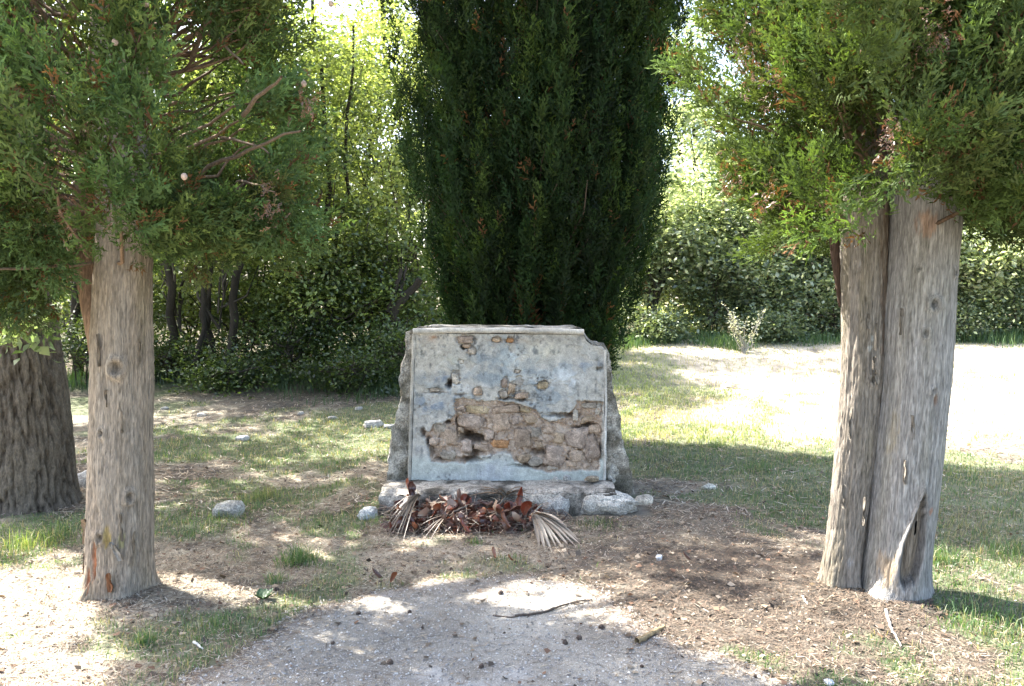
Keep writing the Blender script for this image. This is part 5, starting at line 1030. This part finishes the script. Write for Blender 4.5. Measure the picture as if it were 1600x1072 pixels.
dens = lambda x, y: (0.85*(path_sd(x, y) < 0.03)+0.045*(path_sd(x, y) >= 0.03)+0.7*np.exp(-np.clip(path_sd(x, y), 0, 9)/0.10)*(path_sd(x, y) >= 0.03))*notmon(x, y)*(1-0.7*green_mask(x, y))*(np.abs(x) < y*0.72)
x, y = scatter(150000, -3.2, 3.4, 2.9, 5.8, r8, dens); dufm = np.exp(-(((x-1.3)/1.1)**2+((y-4.0)/0.9)**2)); k = r8.integers(0, 6, len(x)); dk_ = r8.random(len(x)) < np.clip(dufm*1.5, 0, 0.94); k[dk_] = r8.choice([2, 3, 5, 2, 3, 3], dk_.sum())
straws(mb, x, y, r8.uniform(0.012, 0.055, len(x)), r8.uniform(0.0015, 0.0035, len(x)), pal[k]*r8.uniform(.7, 1.2, (len(x), 1)), r8)
x, y = scatter(60000, -5, 5.5, 5.5, 11, r8, lambda x, y: 0.8*notmon(x, y)*(np.abs(x) < y*0.72)*(1-0.75*green_mask(x, y))); straws(mb, x, y, r8.uniform(0.03, 0.10, len(x)), r8.uniform(0.004, 0.008, len(x)), pal[r8.integers(0, 6, len(x))]*r8.uniform(.7, 1.2, (len(x), 1)), r8, 0.02)
n = 14000; x, y = scatter(n, -3.2, 3.4, 2.9, 9, r8, dens); leaves(mb, np.stack([x, y, ground_z(x, y)+0.008], -1), r8.uniform(0.008, 0.024, len(x)), pal[r8.integers(0, 6, len(x))]*r8.uniform(.6, 1.2, (len(x), 1)), r8, 0.85, LEAF_W)
n = 9000; x, y = scatter(n, -3.2, 3.4, 2.9, 7.5, r8, lambda x, y: (0.9*(path_sd(x, y) < 0.02)+0.10*(path_sd(x, y) >= 0.02))*notmon(x, y)*(1-0.5*green_mask(x, y))); bigc = np.array([(0.40, 0.33, 0.25), (0.07, 0.055, 0.042), (0.22, 0.13, 0.085), (0.15, 0.11, 0.08), (0.10, 0.08, 0.06), (0.33, 0.25, 0.17)])
leaves(mb, np.stack([x, y, ground_z(x, y)+0.012], -1), 0.012+0.035*r8.random(len(x))**2.5, bigc[r8.integers(0, 6, len(x))]*r8.uniform(.6, 1.2, (len(x), 1)), r8, 0.7, LEAF_W)
V, F, c = mb.out(); o = link('litter', make_mesh('litter', V, F, c), M_litter); tag(o, 'dry straw, needles and leaf crumbs strewn over the ground', 'litter', kind='stuff')
# grit on the path
OCT = np.array([(1, 0, 0), (-1, 0, 0), (0, 1, 0), (0, -1, 0), (0, 0, 1), (0, 0, -0.5)], float); OF = np.array([(0, 2, 4), (2, 1, 4), (1, 3, 4), (3, 0, 4)])
mb = MB(); x, y = scatter(32000, -1.9, 2.0, 2.7, 4.4, r8, lambda x, y: 0.75*(path_sd(x, y) > -0.06)); n = len(x); s = 0.0012+0.0065*r8.random(n)**3
a = r8.uniform(0, 6.28, n); X = np.stack([np.cos(a), np.sin(a), 0*a], -1); D = np.stack([-np.sin(a), np.cos(a), 0*a], -1); Z = np.tile([0, 0, 0.8], (n, 1))
V, F = stamp(OCT, OF, np.stack([x, y, ground_z(x, y)+0.006], -1), X, D, Z, s); gcol = mix(np.array([0.22, 0.20, 0.185]), np.array([0.66, 0.64, 0.60]), r8.random(n)**1.3); mb.add(V, F, np.repeat(gcol, 6, 0))
V, F, c = mb.out(); o = link('gravel', make_mesh('gravel', V, F, c), M_stone); tag(o, 'fine pale grit strewn over the path', 'gravel', kind='stuff')
tri = sum(len(o.data.loops)-2*len(o.data.polygons) for o in S.objects if o.type == 'MESH'); open('/tmp/tris.txt','w').write(f'{tri} {len(S.objects)} '+str(sorted([(len(o.data.loops)-2*len(o.data.polygons), o.name) for o in S.objects if o.type == 'MESH'])[-30:]))
